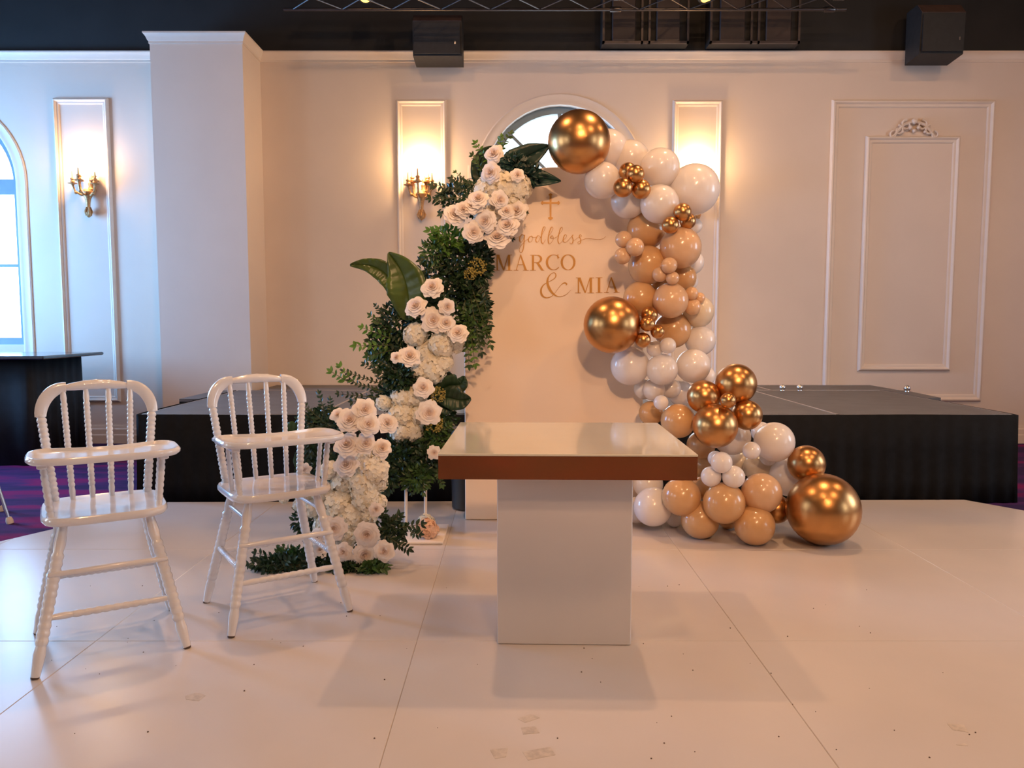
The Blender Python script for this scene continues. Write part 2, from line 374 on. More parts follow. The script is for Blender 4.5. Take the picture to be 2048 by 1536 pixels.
# arched windows -------------------------------------------------------------
def make_window(name, fmap, arch=False):
    fr = MB(); D0, D1 = 0.07, 0.13; fw = 0.07
    N = 28
    def ringpts(r, zs): return [(-r, zs)] + [(-r * math.cos(PI * k / N), WS + r * math.sin(PI * k / N)) for k in range(N + 1)] + [(r, zs)]
    o = ringpts(WR, WSILL); i = ringpts(WR - fw, WSILL + fw)
    rows = [[fmap(u, D1, z) for u, z in o], [fmap(u, D0, z) for u, z in o], [fmap(u, D0, z) for u, z in i], [fmap(u, D1, z) for u, z in i]]
    fr.quad_grid(rows)
    def bar(p, q, w, d0=0.075, d1=0.12):
        dx, dz = q[0] - p[0], q[1] - p[1]; L = math.hypot(dx, dz); nx, nz = -dz / L * w / 2, dx / L * w / 2
        fr.prism([(p[0] + nx, p[1] + nz), (q[0] + nx, q[1] + nz), (q[0] - nx, q[1] - nz), (p[0] - nx, p[1] - nz)],
                 lambda a, b: fmap(a, d0, b), lambda a, b: fmap(a, d1, b))
    R = WR - fw
    bar((-WR, WSILL + fw / 2), (WR, WSILL + fw / 2), fw)
    bar((-R, WS - 0.04), (R, WS - 0.04), 0.15)
    bar((0, WS), (0, WS + R), 0.035)
    for s in (-1, 1): bar((0, WS), (s * R * 0.72, WS + R * 0.70), 0.03)
    bar((0, WSILL + fw), (0, WS - 0.1), 0.05)
    bar((-R, 1.78), (R, 1.78), 0.03)
    o = struct(fr.build(name, M['winframe'], smooth=False))
    # panes: four fan lights and four lower lights
    for k in range(4):
        p = MB(); pts = [(0, WS + 0.035)] + [(R * math.cos(PI * (k + j / 8) / 4), max(WS + 0.035, WS + R * math.sin(PI * (k + j / 8) / 4))) for j in range(9)]
        p.poly([fmap(a, 0.10, b) for a, b in pts]); p.build('pane', M['glass'], o, smooth=False)
    for a0, a1 in ((-R, 0), (0, R)):
        for z0, z1 in ((WSILL + fw, 1.78), (1.78, WS - 0.11)):
            p = MB(); p.poly([fmap(a0, 0.10, z0), fmap(a1, 0.10, z0), fmap(a1, 0.10, z1), fmap(a0, 0.10, z1)]); p.build('pane', M['glass'], o, smooth=False)
    # raised architrave round the opening
    ar = MB(); prof = [(0.0, 0.0), (0.0, -0.008), (0.015, -0.012), (0.03, -0.008), (0.08, -0.008), (0.095, -0.014), (0.108, -0.008), (0.108, 0)]
    rows = []
    for q, d in prof:
        rows.append([fmap(-WR - q, d, 0.4)] + [fmap(-(WR + q) * math.cos(PI * k / N), d, WS + (WR + q) * math.sin(PI * k / N)) for k in range(N + 1)] + [fmap(WR + q, d, 0.4)])
    ar.quad_grid(rows); ar.build('architrave', M['trim'], o, angle=30)
    return o
wn = 1
for c in BACKW: make_window('window_%d' % wn, lambda u, d, z, c=c: (c + u, YB + d, z)); wn += 1
for c in LW: make_window('window_%d' % wn, lambda u, d, z, c=c: (XL - d, c + u, z)); wn += 1
for c in RW: make_window('window_%d' % wn, lambda u, d, z, c=c: (XR + d, c + u, z)); wn += 1

# ------------------------------------------------------------------ white dance floor of panels
PLY = [(-2.31, 5.03), (-2.86, 4.04), (-3.6, 2.7), (-3.6, 0.6), (3.95, 0.6), (3.95, 3.85), (3.08, 5.1)]
def clip(poly, x0, x1, y0, y1):
    def cut(pl, f, g):
        out = []
        for i in range(len(pl)):
            a, b = pl[i - 1], pl[i]; fa, fb = f(a), f(b)
            if fa >= 0: out.append(a)
            if (fa >= 0) != (fb >= 0):
                t = fa / (fa - fb); out.append((a[0] + (b[0] - a[0]) * t, a[1] + (b[1] - a[1]) * t))
        return out
    for f in (lambda p: p[0] - x0, lambda p: x1 - p[0], lambda p: p[1] - y0, lambda p: y1 - p[1]):
        poly = cut(poly, f, None)
        if len(poly) < 3: return []
    return poly
df = empty('dance_floor', (0, 2.5, -0.025))
tag(df, 'white panelled dance floor laid on the purple carpet', 'dance floor')
SX = [-4.02, -2.79, -1.575, -0.36, 0.885, 2.1, 3.32, 4.6]; SY = [-3.3, -2.09, -0.87, 0.35, 1.57, 2.79, 3.96, 5.2]
for i in range(len(SX) - 1):
    for j in range(len(SY) - 1):
        g = 0.0003
        pl = clip(PLY, SX[i] + g, SX[i + 1] - g, SY[j] + g, SY[j + 1] - g)
        if len(pl) < 3: continue
        ar = abs(sum(pl[k - 1][0] * pl[k][1] - pl[k][0] * pl[k - 1][1] for k in range(len(pl)))) / 2
        if ar < 0.004: continue
        mb = MB(); c = Vector((sum(p[0] for p in pl) / len(pl), sum(p[1] for p in pl) / len(pl)))
        def inset(p, d):
            v = Vector(p) - c; return (c + v * (1 - d / max(v.length, 0.05)))
        rows = [[(p[0], p[1] - 2.5, 0.0) for p in pl], [(p[0], p[1] - 2.5, 0.0225) for p in pl],
                [(inset(p, 0.003).x, inset(p, 0.003).y - 2.5, 0.025) for p in pl]]
        b = mb.quad_grid(rows, True); n = len(pl); mb.face([b + 2 * n + k for k in range(n)])
        mb.build('floor_panel', M['dance'], df, smooth=False)
# scraps of tape left on the floor
for q in ([(1036, 1438), (1062, 1428), (1080, 1436), (1050, 1446)], [(1042, 1455), (1070, 1453), (1079, 1466), (1046, 1469)],
          [(980, 1500), (1016, 1496), (1012, 1514), (990, 1518)], [(1045, 1504), (1100, 1494), (1111, 1510), (1056, 1521)],
          [(1894, 1447), (1928, 1450), (1937, 1465), (1905, 1460)], [(1912, 1490), (1930, 1486), (1936, 1492)],
          [(370, 1392), (392, 1385), (411, 1391), (398, 1402), (372, 1399)]):
    mb = MB(); pts = [onz(x, y, 0.0) for x, y in q]
    mb.prism([(p.x, p.y - 2.5) for p in pts], lambda a, b: (a, b, 0.0257), lambda a, b: (a, b, 0.0248))
    mb.build('tape_scrap', M['tape'], df, smooth=False)
mb = MB()
for k in range(70):
    px, py = random.uniform(60, 1980), random.uniform(1150, 1520)
    p = onz(px, py); r = random.uniform(0.0012, 0.0032)
    mb.sphere((p.x, p.y - 2.5, 0.0255), r, 5, 3)
tag(mb.build('floor_specks', M['rubber'], df), kind='stuff')

# ------------------------------------------------------------------ stage of decks with black skirt
ZD = 0.577
def deck(x0, x1, y0, y1, lab, skew=None):
    o = empty('stage_deck', ((x0 + x1) / 2, (y0 + y1) / 2, -0.025)); cx, cy = o.location.x, o.location.y
    hw, hd = (x1 - x0) / 2, (y1 - y0) / 2
    mb = MB(); mb.box((-hw + .004, -hd + .004, ZD), (hw - .004, hd - .004, ZD + 0.022)); mb.build('deck_board', M['deck'], o, smooth=False)
    for a, b in (((-hw, -hd), (hw, -hd + .02)), ((-hw, hd - .02), (hw, hd)), ((-hw, -hd), (-hw + .012, hd)), ((hw - .012, -hd), (hw, hd))):
        mb = MB(); mb.box((a[0] + .001, a[1] + .001, ZD - 0.07), (b[0] - .001, b[1] - .001, ZD + 0.0235)); mb.build('edge_rail', M['alu'], o, smooth=False)
    for sx in (-1, 1):
        for sy in (-1, 1):
            mb = MB(); mb.lathe((sx * (hw - .07), sy * (hd - .07), 0), (sx * (hw - .07), sy * (hd - .07), ZD - .001), [(0, .024), (1, .024)], 10); mb.build('leg', M['alu'], o)
    tag(o, lab, 'stage', 'grey stage decks along the back wall'); return o
DX = [-2.55, -1.33, -0.11, 1.11, 2.235, 3.44]
LN = ['leftmost', 'second from left', 'middle', 'second from right', 'rightmost']
for i in range(5): deck(DX[i], DX[i + 1], 5.17, 7.06, 'grey stage deck, %s in the front row of decks' % LN[i])
DX2 = [-2.38, -1.18, 0.02, 1.22, 2.42, 3.62]
for i in range(5): deck(DX2[i], DX2[i + 1], 7.07, 7.66, 'narrow grey stage deck against the wall, %s in the back row' % LN[i])
def skirt(name, x0, x1, y, z0, z1, lab, ret=0.0, amp=0.006):
    mb = MB(); rows = [[], [], [], []]; n = int((x1 - x0) / 0.02)
    pts = []
    if ret: pts += [(x0, y + ret * (1 - k / 20.0), 0) for k in range(20)]
    pts += [(x0 + (x1 - x0) * k / n, y, 1) for k in range(n + 1)]
    if ret: pts += [(x1, y + ret * (k + 1) / 20.0, 2) for k in range(20)]
    for i, (x, yy, side) in enumerate(pts):
        w = math.sin(i * 1.1) * amp + math.sin(i * 0.37 + 1) * amp * 0.6
        for r, (k, zz) in enumerate(((0.15, z1), (0.6, z0 + (z1 - z0) * .6), (1.0, z0 + (z1 - z0) * .25), (1.35, z0))):
            flare = 0.012 * r
            dx, dy = {0: (-1, 0), 1: (0, -1), 2: (1, 0)}[side]
            rows[r].append((x + dx * (w * k + flare + .015), yy + dy * (w * k + flare + .015), zz + (0.004 * math.sin(i * 0.05) if r == 0 else 0)))
    mb.quad_grid(rows)
    o = mb.build(name, M['skirt'], smooth=True, angle=80); tag(o, lab, 'stage skirt')
    md = o.modifiers.new('thick', 'SOLIDIFY'); md.thickness = 0.003
    return o
skirt('stage_skirt', -2.555, 3.445, 5.15, -0.02, ZD + 0.0, 'long black pleated skirt hanging from the stage front', ret=1.9)
# small corner pieces of the rear deck that stick out beyond the front row, with their own short skirts
for nm, pts, lab in (('corner_deck', [(3.46, 6.3), (3.60, 6.35), (3.66, 7.05), (3.46, 7.05)], 'black-sided corner deck sticking out at the right end of stage'),
                     ('corner_deck', [(-2.75, 6.25), (-2.57, 6.25), (-2.57, 7.05), (-2.75, 7.05)], 'black-sided corner deck sticking out at the left end of stage')):
    e = empty(nm, (pts[0][0], pts[0][1], -0.025)); ox, oy = pts[0]
    mb = MB(); mb.prism([(x - ox, y - oy) for x, y in pts], lambda a, b: (a, b, ZD + .023), lambda a, b: (a, b, ZD)); mb.build('deck_board', M['deck'], e, smooth=False)
    mb = MB(); mb.prism([(x - ox, y - oy) for x, y in pts], lambda a, b: (a, b, ZD - .001), lambda a, b: (a, b, 0.001)); mb.build('skirt', M['skirt'], e, smooth=False)
    tag(e, lab, 'stage')
# chrome clamps on the deck edge
def clamp(loc, lab):
    e = empty('deck_clamp', loc)
    mb = MB(); mb.sphere((0, 0, 0.03), 0.03, 12, 8); mb.build('knob', M['alu'], e)
    mb = MB(); mb.lathe((0, 0, -0.001), (0, 0, 0.02), [(0, .022), (.4, .022), (1, .012)], 10); mb.build('base', M['alu'], e)
    tag(e, lab, 'clamp', 'chrome clamps on the stage edge')
clamp((3.60, 6.9, ZD), 'round chrome clamp at the right corner of the rear deck')
clamp((2.50, 7.0, ZD), 'chrome clamp on the seam beside the gold balloons, the nearer to them')
clamp((2.66, 7.0, ZD), 'chrome clamp on the deck seam, the farther from the gold balloons')

# ------------------------------------------------------------------ overhead: truss, speakers, cabinets, lamps
ts = empty('lighting_truss', (0.47, 7.0, 3.978)); tag(ts, 'silver lighting truss running under the black ceiling', 'truss')
TX0, TX1 = -2.5, 2.5
for dy, dz in ((0, 0), (-0.2, 0.02), (0, 0.22), (-0.2, 0.24)):
    mb = MB(); mb.lathe((TX0, dy, dz), (TX1, dy, dz), [(0, .014), (1, .014)], 10); mb.build('chord', M['trussm'], ts)
mbr = MB(); mbr.lathe((0, 0, 0), (0.22, -0.2, 0.02), [(0, .006), (1, .006)], 6); br_a = mbr.mesh('brace', M['trussm'])
mbr = MB(); mbr.lathe((0, -0.2, 0.02), (0.22, 0, 0), [(0, .006), (1, .006)], 6); br_b = mbr.mesh('brace', M['trussm'])
mbr = MB(); mbr.lathe((0, -0.2, 0.02), (0.22, -0.2, 0.24), [(0, .006), (1, .006)], 6); br_c = mbr.mesh('brace', M['trussm'])
for k in range(22):
    x = TX0 + 0.08 + k * 0.22
    link('brace', (br_a, br_b)[k % 2], ts).location = (x, 0, 0)
    link('brace', br_c, ts).location = (x, 0, 0)
for x in (0.45, 2.35):
    for dy in (0, -0.2):
        mb = MB(); mb.lathe((x - .05, dy, dy * -.1), (x + .05, dy, dy * -.1), [(0, .02), (.1, .024), (.9, .024), (1, .02)], 10); mb.build('coupler', M['trussm'], ts)
def speaker(px0, px1, py0, pyb, py1, Y, lab):
    a, b = at(px0, py1, Y), at(px1, py1, Y); ztop, zb = at(px0, py0, Y).z, at(px0, pyb, Y).z
    w = (b.x - a.x) / 2; h = ztop - a.z
    e = empty('wall_speaker', ((a.x + b.x) / 2, Y, a.z))
    mb = MB(); mb.prism([(-.02, h * .78), (0.0, 0), (.26, -0.02), (.26, h), (.07, h)], lambda y, z: (-w, y, z), lambda y, z: (w, y, z)); mb.build('cabinet', M['speaker'], e, smooth=False)
    mb = MB(); mb.prism([(.064, h), (-.026, h * .79), (-.02, h * .78), (.07, h)], lambda y, z: (-w * .98, y, z), lambda y, z: (w * .98, y, z)); mb.build('top_panel', M['speakertop'], e, smooth=False)
    mb = MB(); mb.box((-w * .93, -0.03, h * .04), (w * .93, -0.012, h * .74)); mb.build('grille', M['speaker'], e, smooth=False)
    mb = MB(); mb.box((w * .7, -0.034, h * .25), (w * .76, -0.029, h * .31)); mb.build('badge', M['alu'], e, smooth=False)
    mb = MB(); mb.box((-.04, .255, h * .3), (.04, YB - Y - .002, h * .6)); mb.build('bracket', M['speaker'], e, smooth=False)
    tag(e, lab, 'speaker')
speaker(826, 924, 25, 46, 112, 7.35, 'black wall speaker above the backdrop, left of the window arch')
speaker(1838, 1926, 4, 12, 108, 7.35, 'black wall speaker high at the right under the ceiling')
def cabinet(px0, px1, lab):
    Y = 7.5; a, b = at(px0, 86, Y), at(px1, 86, Y); w = (b.x - a.x) / 2; h = 0.46
    e = empty('bass_cabinet', ((a.x + b.x) / 2, Y, a.z))
    mb = MB(); mb.box((-w, 0.03, 0), (w, YB - Y - .002, h)); mb.build('body', M['black'], e, smooth=False)
    for p, q in (((-w, 0), (w, .02)), ((-w, h - .02), (w, h)), ((-w, 0), (-w + .02, h)), ((w - .02, 0), (w, h)), ((-.045, 0), (-.025, h)), ((.025, 0), (.045, h))):
        mb = MB(); mb.box((p[0], 0, p[1]), (q[0], .03, q[1])); mb.build('frame_bar', M['darkframe'], e, smooth=False)
    for x0, x1 in ((-w + .09, -.1), (.1, w - .09)):
        mb = MB(); mb.box((x0, -.012, .02), (x1, .03, h - .02), .008); mb.build('grille_panel', M['darkwood'], e, smooth=False)
    tag(e, lab, 'speaker cabinet')
cabinet(1205, 1378, 'framed dark brown double cabinet under ceiling, nearer the window arch')
cabinet(1420, 1600, 'framed dark brown double cabinet under ceiling, further right')

def downlight(x, y, power, col, size=0.24, z=ZT, lab='', spread=PI, drop=0.35, tilt=0.0):
    e = empty('ceiling_downlight', (x, y, z)); e.rotation_euler = (math.radians(tilt), 0, 0)
    mb = MB(); mb.lathe((0, 0, -drop), (0, 0, -0.001), [(0, size * .62), (.35, size * .62), (.45, size * .5), (.5, .02), (1, .02)], 20); mb.build('housing', M['lampcan'], e)
    mb = MB(); mb.lathe((0, 0, -drop - .004), (0, 0, -drop - .001), [(0, size * .5), (1, size * .5)], 20); mb.build('lens', M['lampglow'], e)
    l = bpy.data.lights.new('downlight_light', 'AREA'); l.shape = 'DISK'; l.size = size; l.energy = power; l.color = col; l.spread = spread
    lo = bpy.data.objects.new('downlight_light', l); COL.objects.link(lo); lo.parent = e; lo.location = (0, 0, -drop - .012)
    tag(e, lab, 'ceiling lamp', 'warm ceiling downlights')
WARM = (1.0, 0.56, 0.29)
downlight(-1.45, 3.9, 85, WARM, 0.14, lab='ceiling downlight over the high chairs')
downlight(1.75, 4.2, 105, WARM, 0.14, lab='ceiling downlight over the balloon garland')
downlight(0.3, 0.9, 66, WARM, 0.30, tilt=12, lab='large ceiling downlight in front of the table')
downlight(-2.7, 0.9, 8, WARM, lab='ceiling downlight in front of the high chairs')
downlight(3.3, 0.9, 68, WARM, tilt=25, lab='ceiling downlight over the open right of dance floor')
downlight(4.6, 4.3, 60, WARM, lab='ceiling downlight over the right end of the stage')
def spotlamp(x, y, z, target, power, cone, blend, lab):
    e = empty('spot_lamp', (x, y, z)); d = Vector(target) - e.location
    e.rotation_euler = d.to_track_quat('-Z', 'Y').to_euler()
    mb = MB(); mb.lathe((0, 0, -.06), (0, 0, .26), [(0, .13), (.08, .135), (.6, .12), (.85, .06), (1, .03)], 20); mb.build('can', M['lampcan'], e)
    mb = MB(); mb.lathe((0, 0, -.052), (0, 0, -.048), [(0, .115), (1, .115)], 20); mb.build('lens', M['lampglow'], e)
    l = bpy.data.lights.new('spot_light', 'SPOT'); l.energy = power; l.color = WARM; l.spot_size = math.radians(cone); l.spot_blend = blend; l.shadow_soft_size = 0.16
    lo = bpy.data.objects.new('spot_light', l); COL.objects.link(lo); lo.parent = e; lo.location = (0, 0, -.07)
    tag(e, lab, 'spotlight')
spotlamp(0.6, -3.4, 4.6, (0.45, 4.5, 1.5), 1850, 30, 0.8, 'spotlight at the back of the hall aimed at the arch backdrop')
downlight(1.2, -2.9, 130, WARM, 0.5, tilt=40, lab='wide ceiling lamp at the back of the hall')
def parcan(px, Y, lab):
    p = at(px, -6, Y); e = empty('par_lamp', (p.x, Y, p.z))
    mb = MB(); mb.lathe((0, 0, 0), (0, .12, .16), [(0, .05), (.05, .075), (.5, .075), (.8, .055), (1, .02)], 16); mb.build('can', M['lampcan'], e)
    mb = MB(); mb.lathe((0, -.004, -.006), (0, -.001, -.002), [(0, .048), (1, .048)], 16); mb.build('lens', M['amberglow'], e)
    tag(e, lab, 'stage lamp', 'amber lamps on the truss')
parcan(730, 6.92, 'amber stage lamp on the truss at left of the speaker')
parcan(1412, 6.92, 'amber stage lamp on the truss above the brown cabinets')

# ------------------------------------------------------------------ sconces
def sconce(px, py_tip, py_bot, lab, power):
    top, bot = at(px, py_tip, 7.6), at(px, py_bot, 7.6); hh = top.z - bot.z
    e = empty('wall_sconce', (top.x, YB, bot.z)); s = hh / 0.56
    def P(x, y, z): return (x * s, -y * s, z * s)
    mb = MB()   # tapering carved body that ends in a bulbous finial
    mb.lathe(P(0, .06, 0), P(0, .06, .30), [(0, .004 * s), (.03, .016 * s), (.08, .03 * s), (.16, .036 * s), (.24, .03 * s), (.30, .022 * s), (.38, .02 * s), (.5, .022 * s), (.66, .03 * s), (.8, .05 * s), (.9, .058 * s), (1, .04 * s)], 14)
    for k in range(6):
        a = k * PI / 3; mb.tube([P(.03 * math.cos(a), .06 + .03 * math.sin(a), .02), P(.04 * math.cos(a), .06 + .04 * math.sin(a), .06), P(.024 * math.cos(a), .06 + .024 * math.sin(a), .11)], [.004 * s, .009 * s, .004 * s], 5)
    mb.build('body', M['brass'], e)
    mb = MB()   # openwork back ornament rising against the wall
    mb.lathe(P(0.03, .03, .26), P(0.03, .03, .46), [(0, .03 * s), (.2, .045 * s), (.35, .03 * s), (.5, .038 * s), (.62, .022 * s), (.75, .026 * s), (1, .004 * s)], 9)
    mb.build('back_ornament', M['brass'], e)
    for ax, ay, zc in ((-.125, .12, .36), (.115, .12, .355), (-.02, .19, .385), (.07, .05, .40), (-.09, .05, .40)):
        mb = MB(); mb.tube([P(0, .06, .24), P(ax * .45, .06 + (ay - .06) * .5, .235), P(ax * .85, ay * .95, .27), P(ax, ay, zc - .03)], [.014 * s, .012 * s, .011 * s, .012 * s], 7)
        mb.sphere(P(ax * .8, ay * .93, .255), .017 * s, 7, 5)
        arm = mb.build('arm', M['brass'], e)
        mb = MB(); mb.lathe(P(ax, ay, zc - .03), P(ax, ay, zc + .045), [(0, .012 * s), (.18, .02 * s), (.25, .046 * s), (.32, .048 * s), (.4, .02 * s), (.55, .024 * s), (.7, .016 * s), (.85, .024 * s), (1, .022 * s)], 12)
        mb.build('cup', M['brass'], arm)
        mb = MB(); mb.lathe(P(ax, ay, zc + .045), P(ax, ay, zc + .12), [(0, .011 * s), (.6, .009 * s), (1, .006 * s)], 8); mb.build('candle', M['candle'], arm)
        mb = MB(); mb.lathe(P(ax, ay, zc + .12), P(ax, ay, zc + .175), [(0, .006 * s), (.3, .012 * s), (.6, .009 * s), (1, .001 * s)], 8); mb.build('bulb', M['bulb'], arm)
    l = bpy.data.lights.new('sconce_light', 'POINT'); l.energy = power; l.color = (1, 0.62, 0.3); l.shadow_soft_size = 0.05
    lo = bpy.data.objects.new('sconce_light', l); COL.objects.link(lo); lo.parent = e; lo.location = P(0, .13, .56)
    tag(e, lab, 'wall sconce', 'brass candle sconces on the back wall')
sconce(168, 327, 434, 'brass candle wall sconce left of the pier, above the high chairs', 30)
sconce(841, 329, 440, 'brass candle wall sconce beside the leafy arrangement', 44)
sconce(1397, 329, 440, 'brass candle wall sconce glowing behind the white balloons', 44)

# wall switch
p = at(944, 344, YB); e = empty('wall_switch', (p.x, YB, p.z)); tag(e, 'small white switch plate on wall beside the window', 'switch')
mb = MB(); mb.box((-.04, -.009, -.065), (.04, 0, .065), .003); mb.build('plate', M['plate'], e, smooth=False)
for z in (-.025, .025):
    mb = MB(); mb.box((-.012, -.014, z - .012), (.012, -.0085, z + .012), .002); mb.build('rocker', M['plate'], e, smooth=False)

# dark counter under the left window
e = empty('bar_counter', (-5.2, 6.85, -0.025)); tag(e, 'black draped bar counter under the left arched window', 'counter')
mb = MB(); rows = []
path = [(-1.1, -.38), (1.1, -.38), (1.1, .38)]
pts = []
for a, b in zip(path[:-1], path[1:]):
    n = 40
    for k in range(n): pts.append((a[0] + (b[0] - a[0]) * k / n, a[1] + (b[1] - a[1]) * k / n))
pts.append(path[-1])
for zz, k in ((0.92, .1), (0.45, .7), (0.0, 1.2)):
    rows.append([(x + .01 * k * math.sin(i * .9), y - .012 * k * math.cos(i * 1.3), zz) for i, (x, y) in enumerate(pts)])
mb.quad_grid(rows); o = mb.build('drape', M['counter'], e, angle=80)
md = o.modifiers.new('thick', 'SOLIDIFY'); md.thickness = 0.004
mb = MB(); mb.box((-1.25, -.5, .92), (1.28, .45, .95), .008); mb.build('counter_top', M['countertop'], e, smooth=False)
mb = MB(); mb.box((-1.06, -.34, 0.0), (1.06, .36, .919)); mb.build('body', M['counter'], e, smooth=False)

# banquet chair just beyond the left edge; one splayed leg shows
f = onz(19, 1047, -0.025); e = empty('banquet_chair', (f.x - .312, f.y, -0.025), math.radians(40)); tag(e, 'chair at the left edge with thin metal leg and white foot', 'chair')
for sx in (-1, 1):
    for sy in (-1, 1):
        mb = MB(); mb.lathe((sx * .24, sy * .2, .012), (sx * .15, sy * .13, .44), [(0, .011), (1, .011)], 8); lg = mb.build('leg', M['alu'], e)
        mb = MB(); mb.lathe((sx * .243, sy * .203, 0), (sx * .236, sy * .198, .04), [(0, .02), (.5, .021), (1, .014)], 10); mb.build('foot_cap', M['standw'], lg)
mb = MB(); mb.box((-.18, -.16, .435), (.18, .18, .5), .03); mb.build('seat', M['fabric'], e)
mb = MB(); mb.box((-.18, .16, .55), (.18, .21, .95), .02); mb.build('backrest', M['fabric'], e)
for sx in (-1, 1):
    mb = MB(); mb.lathe((sx * .15, .17, .43), (sx * .15, .185, .6), [(0, .011), (1, .011)], 8); mb.build('back_post', M['alu'], e)

# ------------------------------------------------------------------ arch backdrop with lettering
YBD = 4.563
bx0, bx1, bz = -0.286, 0.790, 2.116
br = (bx1 - bx0) / 2; bcx = (bx0 + bx1) / 2; bsp = bz - br
bd = empty('arch_backdrop', (bcx, YBD, 0)); tag(bd, 'tall white arched backdrop board with gold lettering', 'backdrop')
N = 40
outl = [(-br, 0.002)] + [(-br * math.cos(PI * k / N), bsp + br * math.sin(PI * k / N)) for k in range(N + 1)] + [(br, 0.002)]
ins = [(a * (1 - .004 / br), (b if b < bsp else bsp + (b - bsp) * (1 - .004 / br)) + (.004 if b < .01 else 0)) for a, b in outl]
mb = MB(); b = mb.quad_grid([[(a, 0, c) for a, c in ins], [(a, .004, c) for a, c in outl], [(a, .03, c) for a, c in outl]], True)
n = len(outl); mb.face([b + k for k in range(n)]); mb.face([b + 2 * n + k for k in range(n - 1, -1, -1)])
mb.build('board', M['board'], bd, smooth=False)
for sx in (-.3, .3):
    mb = MB(); mb.prism([(.031, 0.002), (.35, 0.002), (.35, .03), (.06, .9), (.031, .9)], lambda y, z: (sx - .012, y, z), lambda y, z: (sx + .012, y, z)); mb.build('rear_strut', M['standw'], bd, smooth=False)
def Lp(x, y):       # lettering is drawn on a 6.536x grid laid over the board face
    p = at(980 + x / 6.536, 375 + y / 6.536, YBD); return (p.x - bcx, p.z)
def spline(pts, n=6):
    P_ = [Vector(p) for p in pts]; out = []
    for i in range(len(P_) - 1):
        p0, p1, p2, p3 = P_[max(i - 1, 0)], P_[i], P_[i + 1], P_[min(i + 2, len(P_) - 1)]
        for k in range(n):
            t = k / n
            out.append(0.5 * ((2 * p1) + (p2 - p0) * t + (2 * p0 - 5 * p1 + 4 * p2 - p3) * t * t + (3 * p1 - p0 - 3 * p2 + p3) * t ** 3))
    out.append(P_[-1]); return out
def ribbon(mb, pts, width):
    """flat ribbon with thickness along 2D points; width(i,t,tangent)"""
    m = len(pts); L, R = [], []
    for i, p in enumerate(pts):
        t = pts[min(i + 1, m - 1)] - pts[max(i - 1, 0)]; t = Vector((t[0], t[1]))
        t = t.normalized() if t.length > 1e-6 else Vector((1, 0))
        w = width(i, i / (m - 1), t) / 2; nrm = Vector((-t.y, t.x))
        a = Vector((p[0], p[1])); L.append(a + nrm * w); R.append(a - nrm * w)
    def q(v, y, i): x, z = Lp(v.x, v.y); return (x, y - .0012 * i / m, z)      # rises slightly so the stroke can cross over itself
    mb.quad_grid([[q(v, -.0004, i) for i, v in enumerate(L)], [q(v, -.0018, i) for i, v in enumerate(L)], [q(v, -.0018, i) for i, v in enumerate(R)], [q(v, -.0004, i) for i, v in enumerate(R)]])
def fpoly(mb, pts):
    # each stroke of a letter sits a hair prouder than the last, so overlapping strokes never share a plane
    k = len(mb.f) // 6 % 12; f0 = -.0024 - k * .00012; f1 = -.0006 - k * .00002
    mb.prism(pts, lambda a, b: (Lp(a, b)[0], f0, Lp(a, b)[1]), lambda a, b: (Lp(a, b)[0], f1, Lp(a, b)[1]))
def letter(mb): return mb.build('letter', M['vinyl'], bd, smooth=False)
def script(pts, wmax=13, wmin=4.5):
    mb = MB(); sp = spline(pts, 7)
    ribbon(mb, sp, lambda i, t, tg: wmin + (wmax - wmin) * max(0, tg.y) ** 1.3); letter(mb)
script([(255, 650), (300, 662), (345, 660), (388, 640), (400, 634)], 6, 4)
script([(447, 628), (420, 614), (392, 648), (388, 700), (410, 716), (435, 680), (450, 622)])
script([(453, 618), (447, 690), (440, 770), (424, 835), (398, 850), (384, 815), (405, 765), (455, 705), (500, 672)])
script([(548, 634), (516, 648), (501, 690), (520, 716), (548, 692), (556, 652), (541, 632), (562, 652), (602, 650)])
script([(655, 640), (625, 630), (599, 678), (608, 715), (634, 702), (660, 645)])
script([(660, 655), (690, 598), (720, 535), (712, 512), (692, 536), (674, 620), (672, 700), (690, 736), (712, 706), (724, 680)])
script([(758, 642), (792, 600), (823, 545), (816, 518), (796, 530), (772, 600), (760, 680), (772, 736), (802, 720), (829, 670), (816, 630), (790, 655), (832, 666), (862, 650)])
script([(858, 662), (912, 602), (949, 545), (940, 520), (920, 540), (900, 610), (887, 690), (905, 736), (935, 712), (958, 682)])
script([(950, 692), (985, 662), (1001, 632), (985, 615), (962, 650), (957, 700), (985, 718), (1020, 692), (1045, 665)])
script([(1030, 682), (1062, 645), (1088, 618), (1072, 640), (1086, 682), (1076, 726), (1052, 738), (1044, 716)])
script([(1086, 700), (1120, 680), (1150, 655), (1195, 640), (1182, 616), (1166, 640), (1186, 684), (1178, 728), (1158, 739), (1148, 716), (1190, 692), (1260, 668), (1340, 673), (1420, 679), (1480, 668), (1511, 640)], 12, 4)
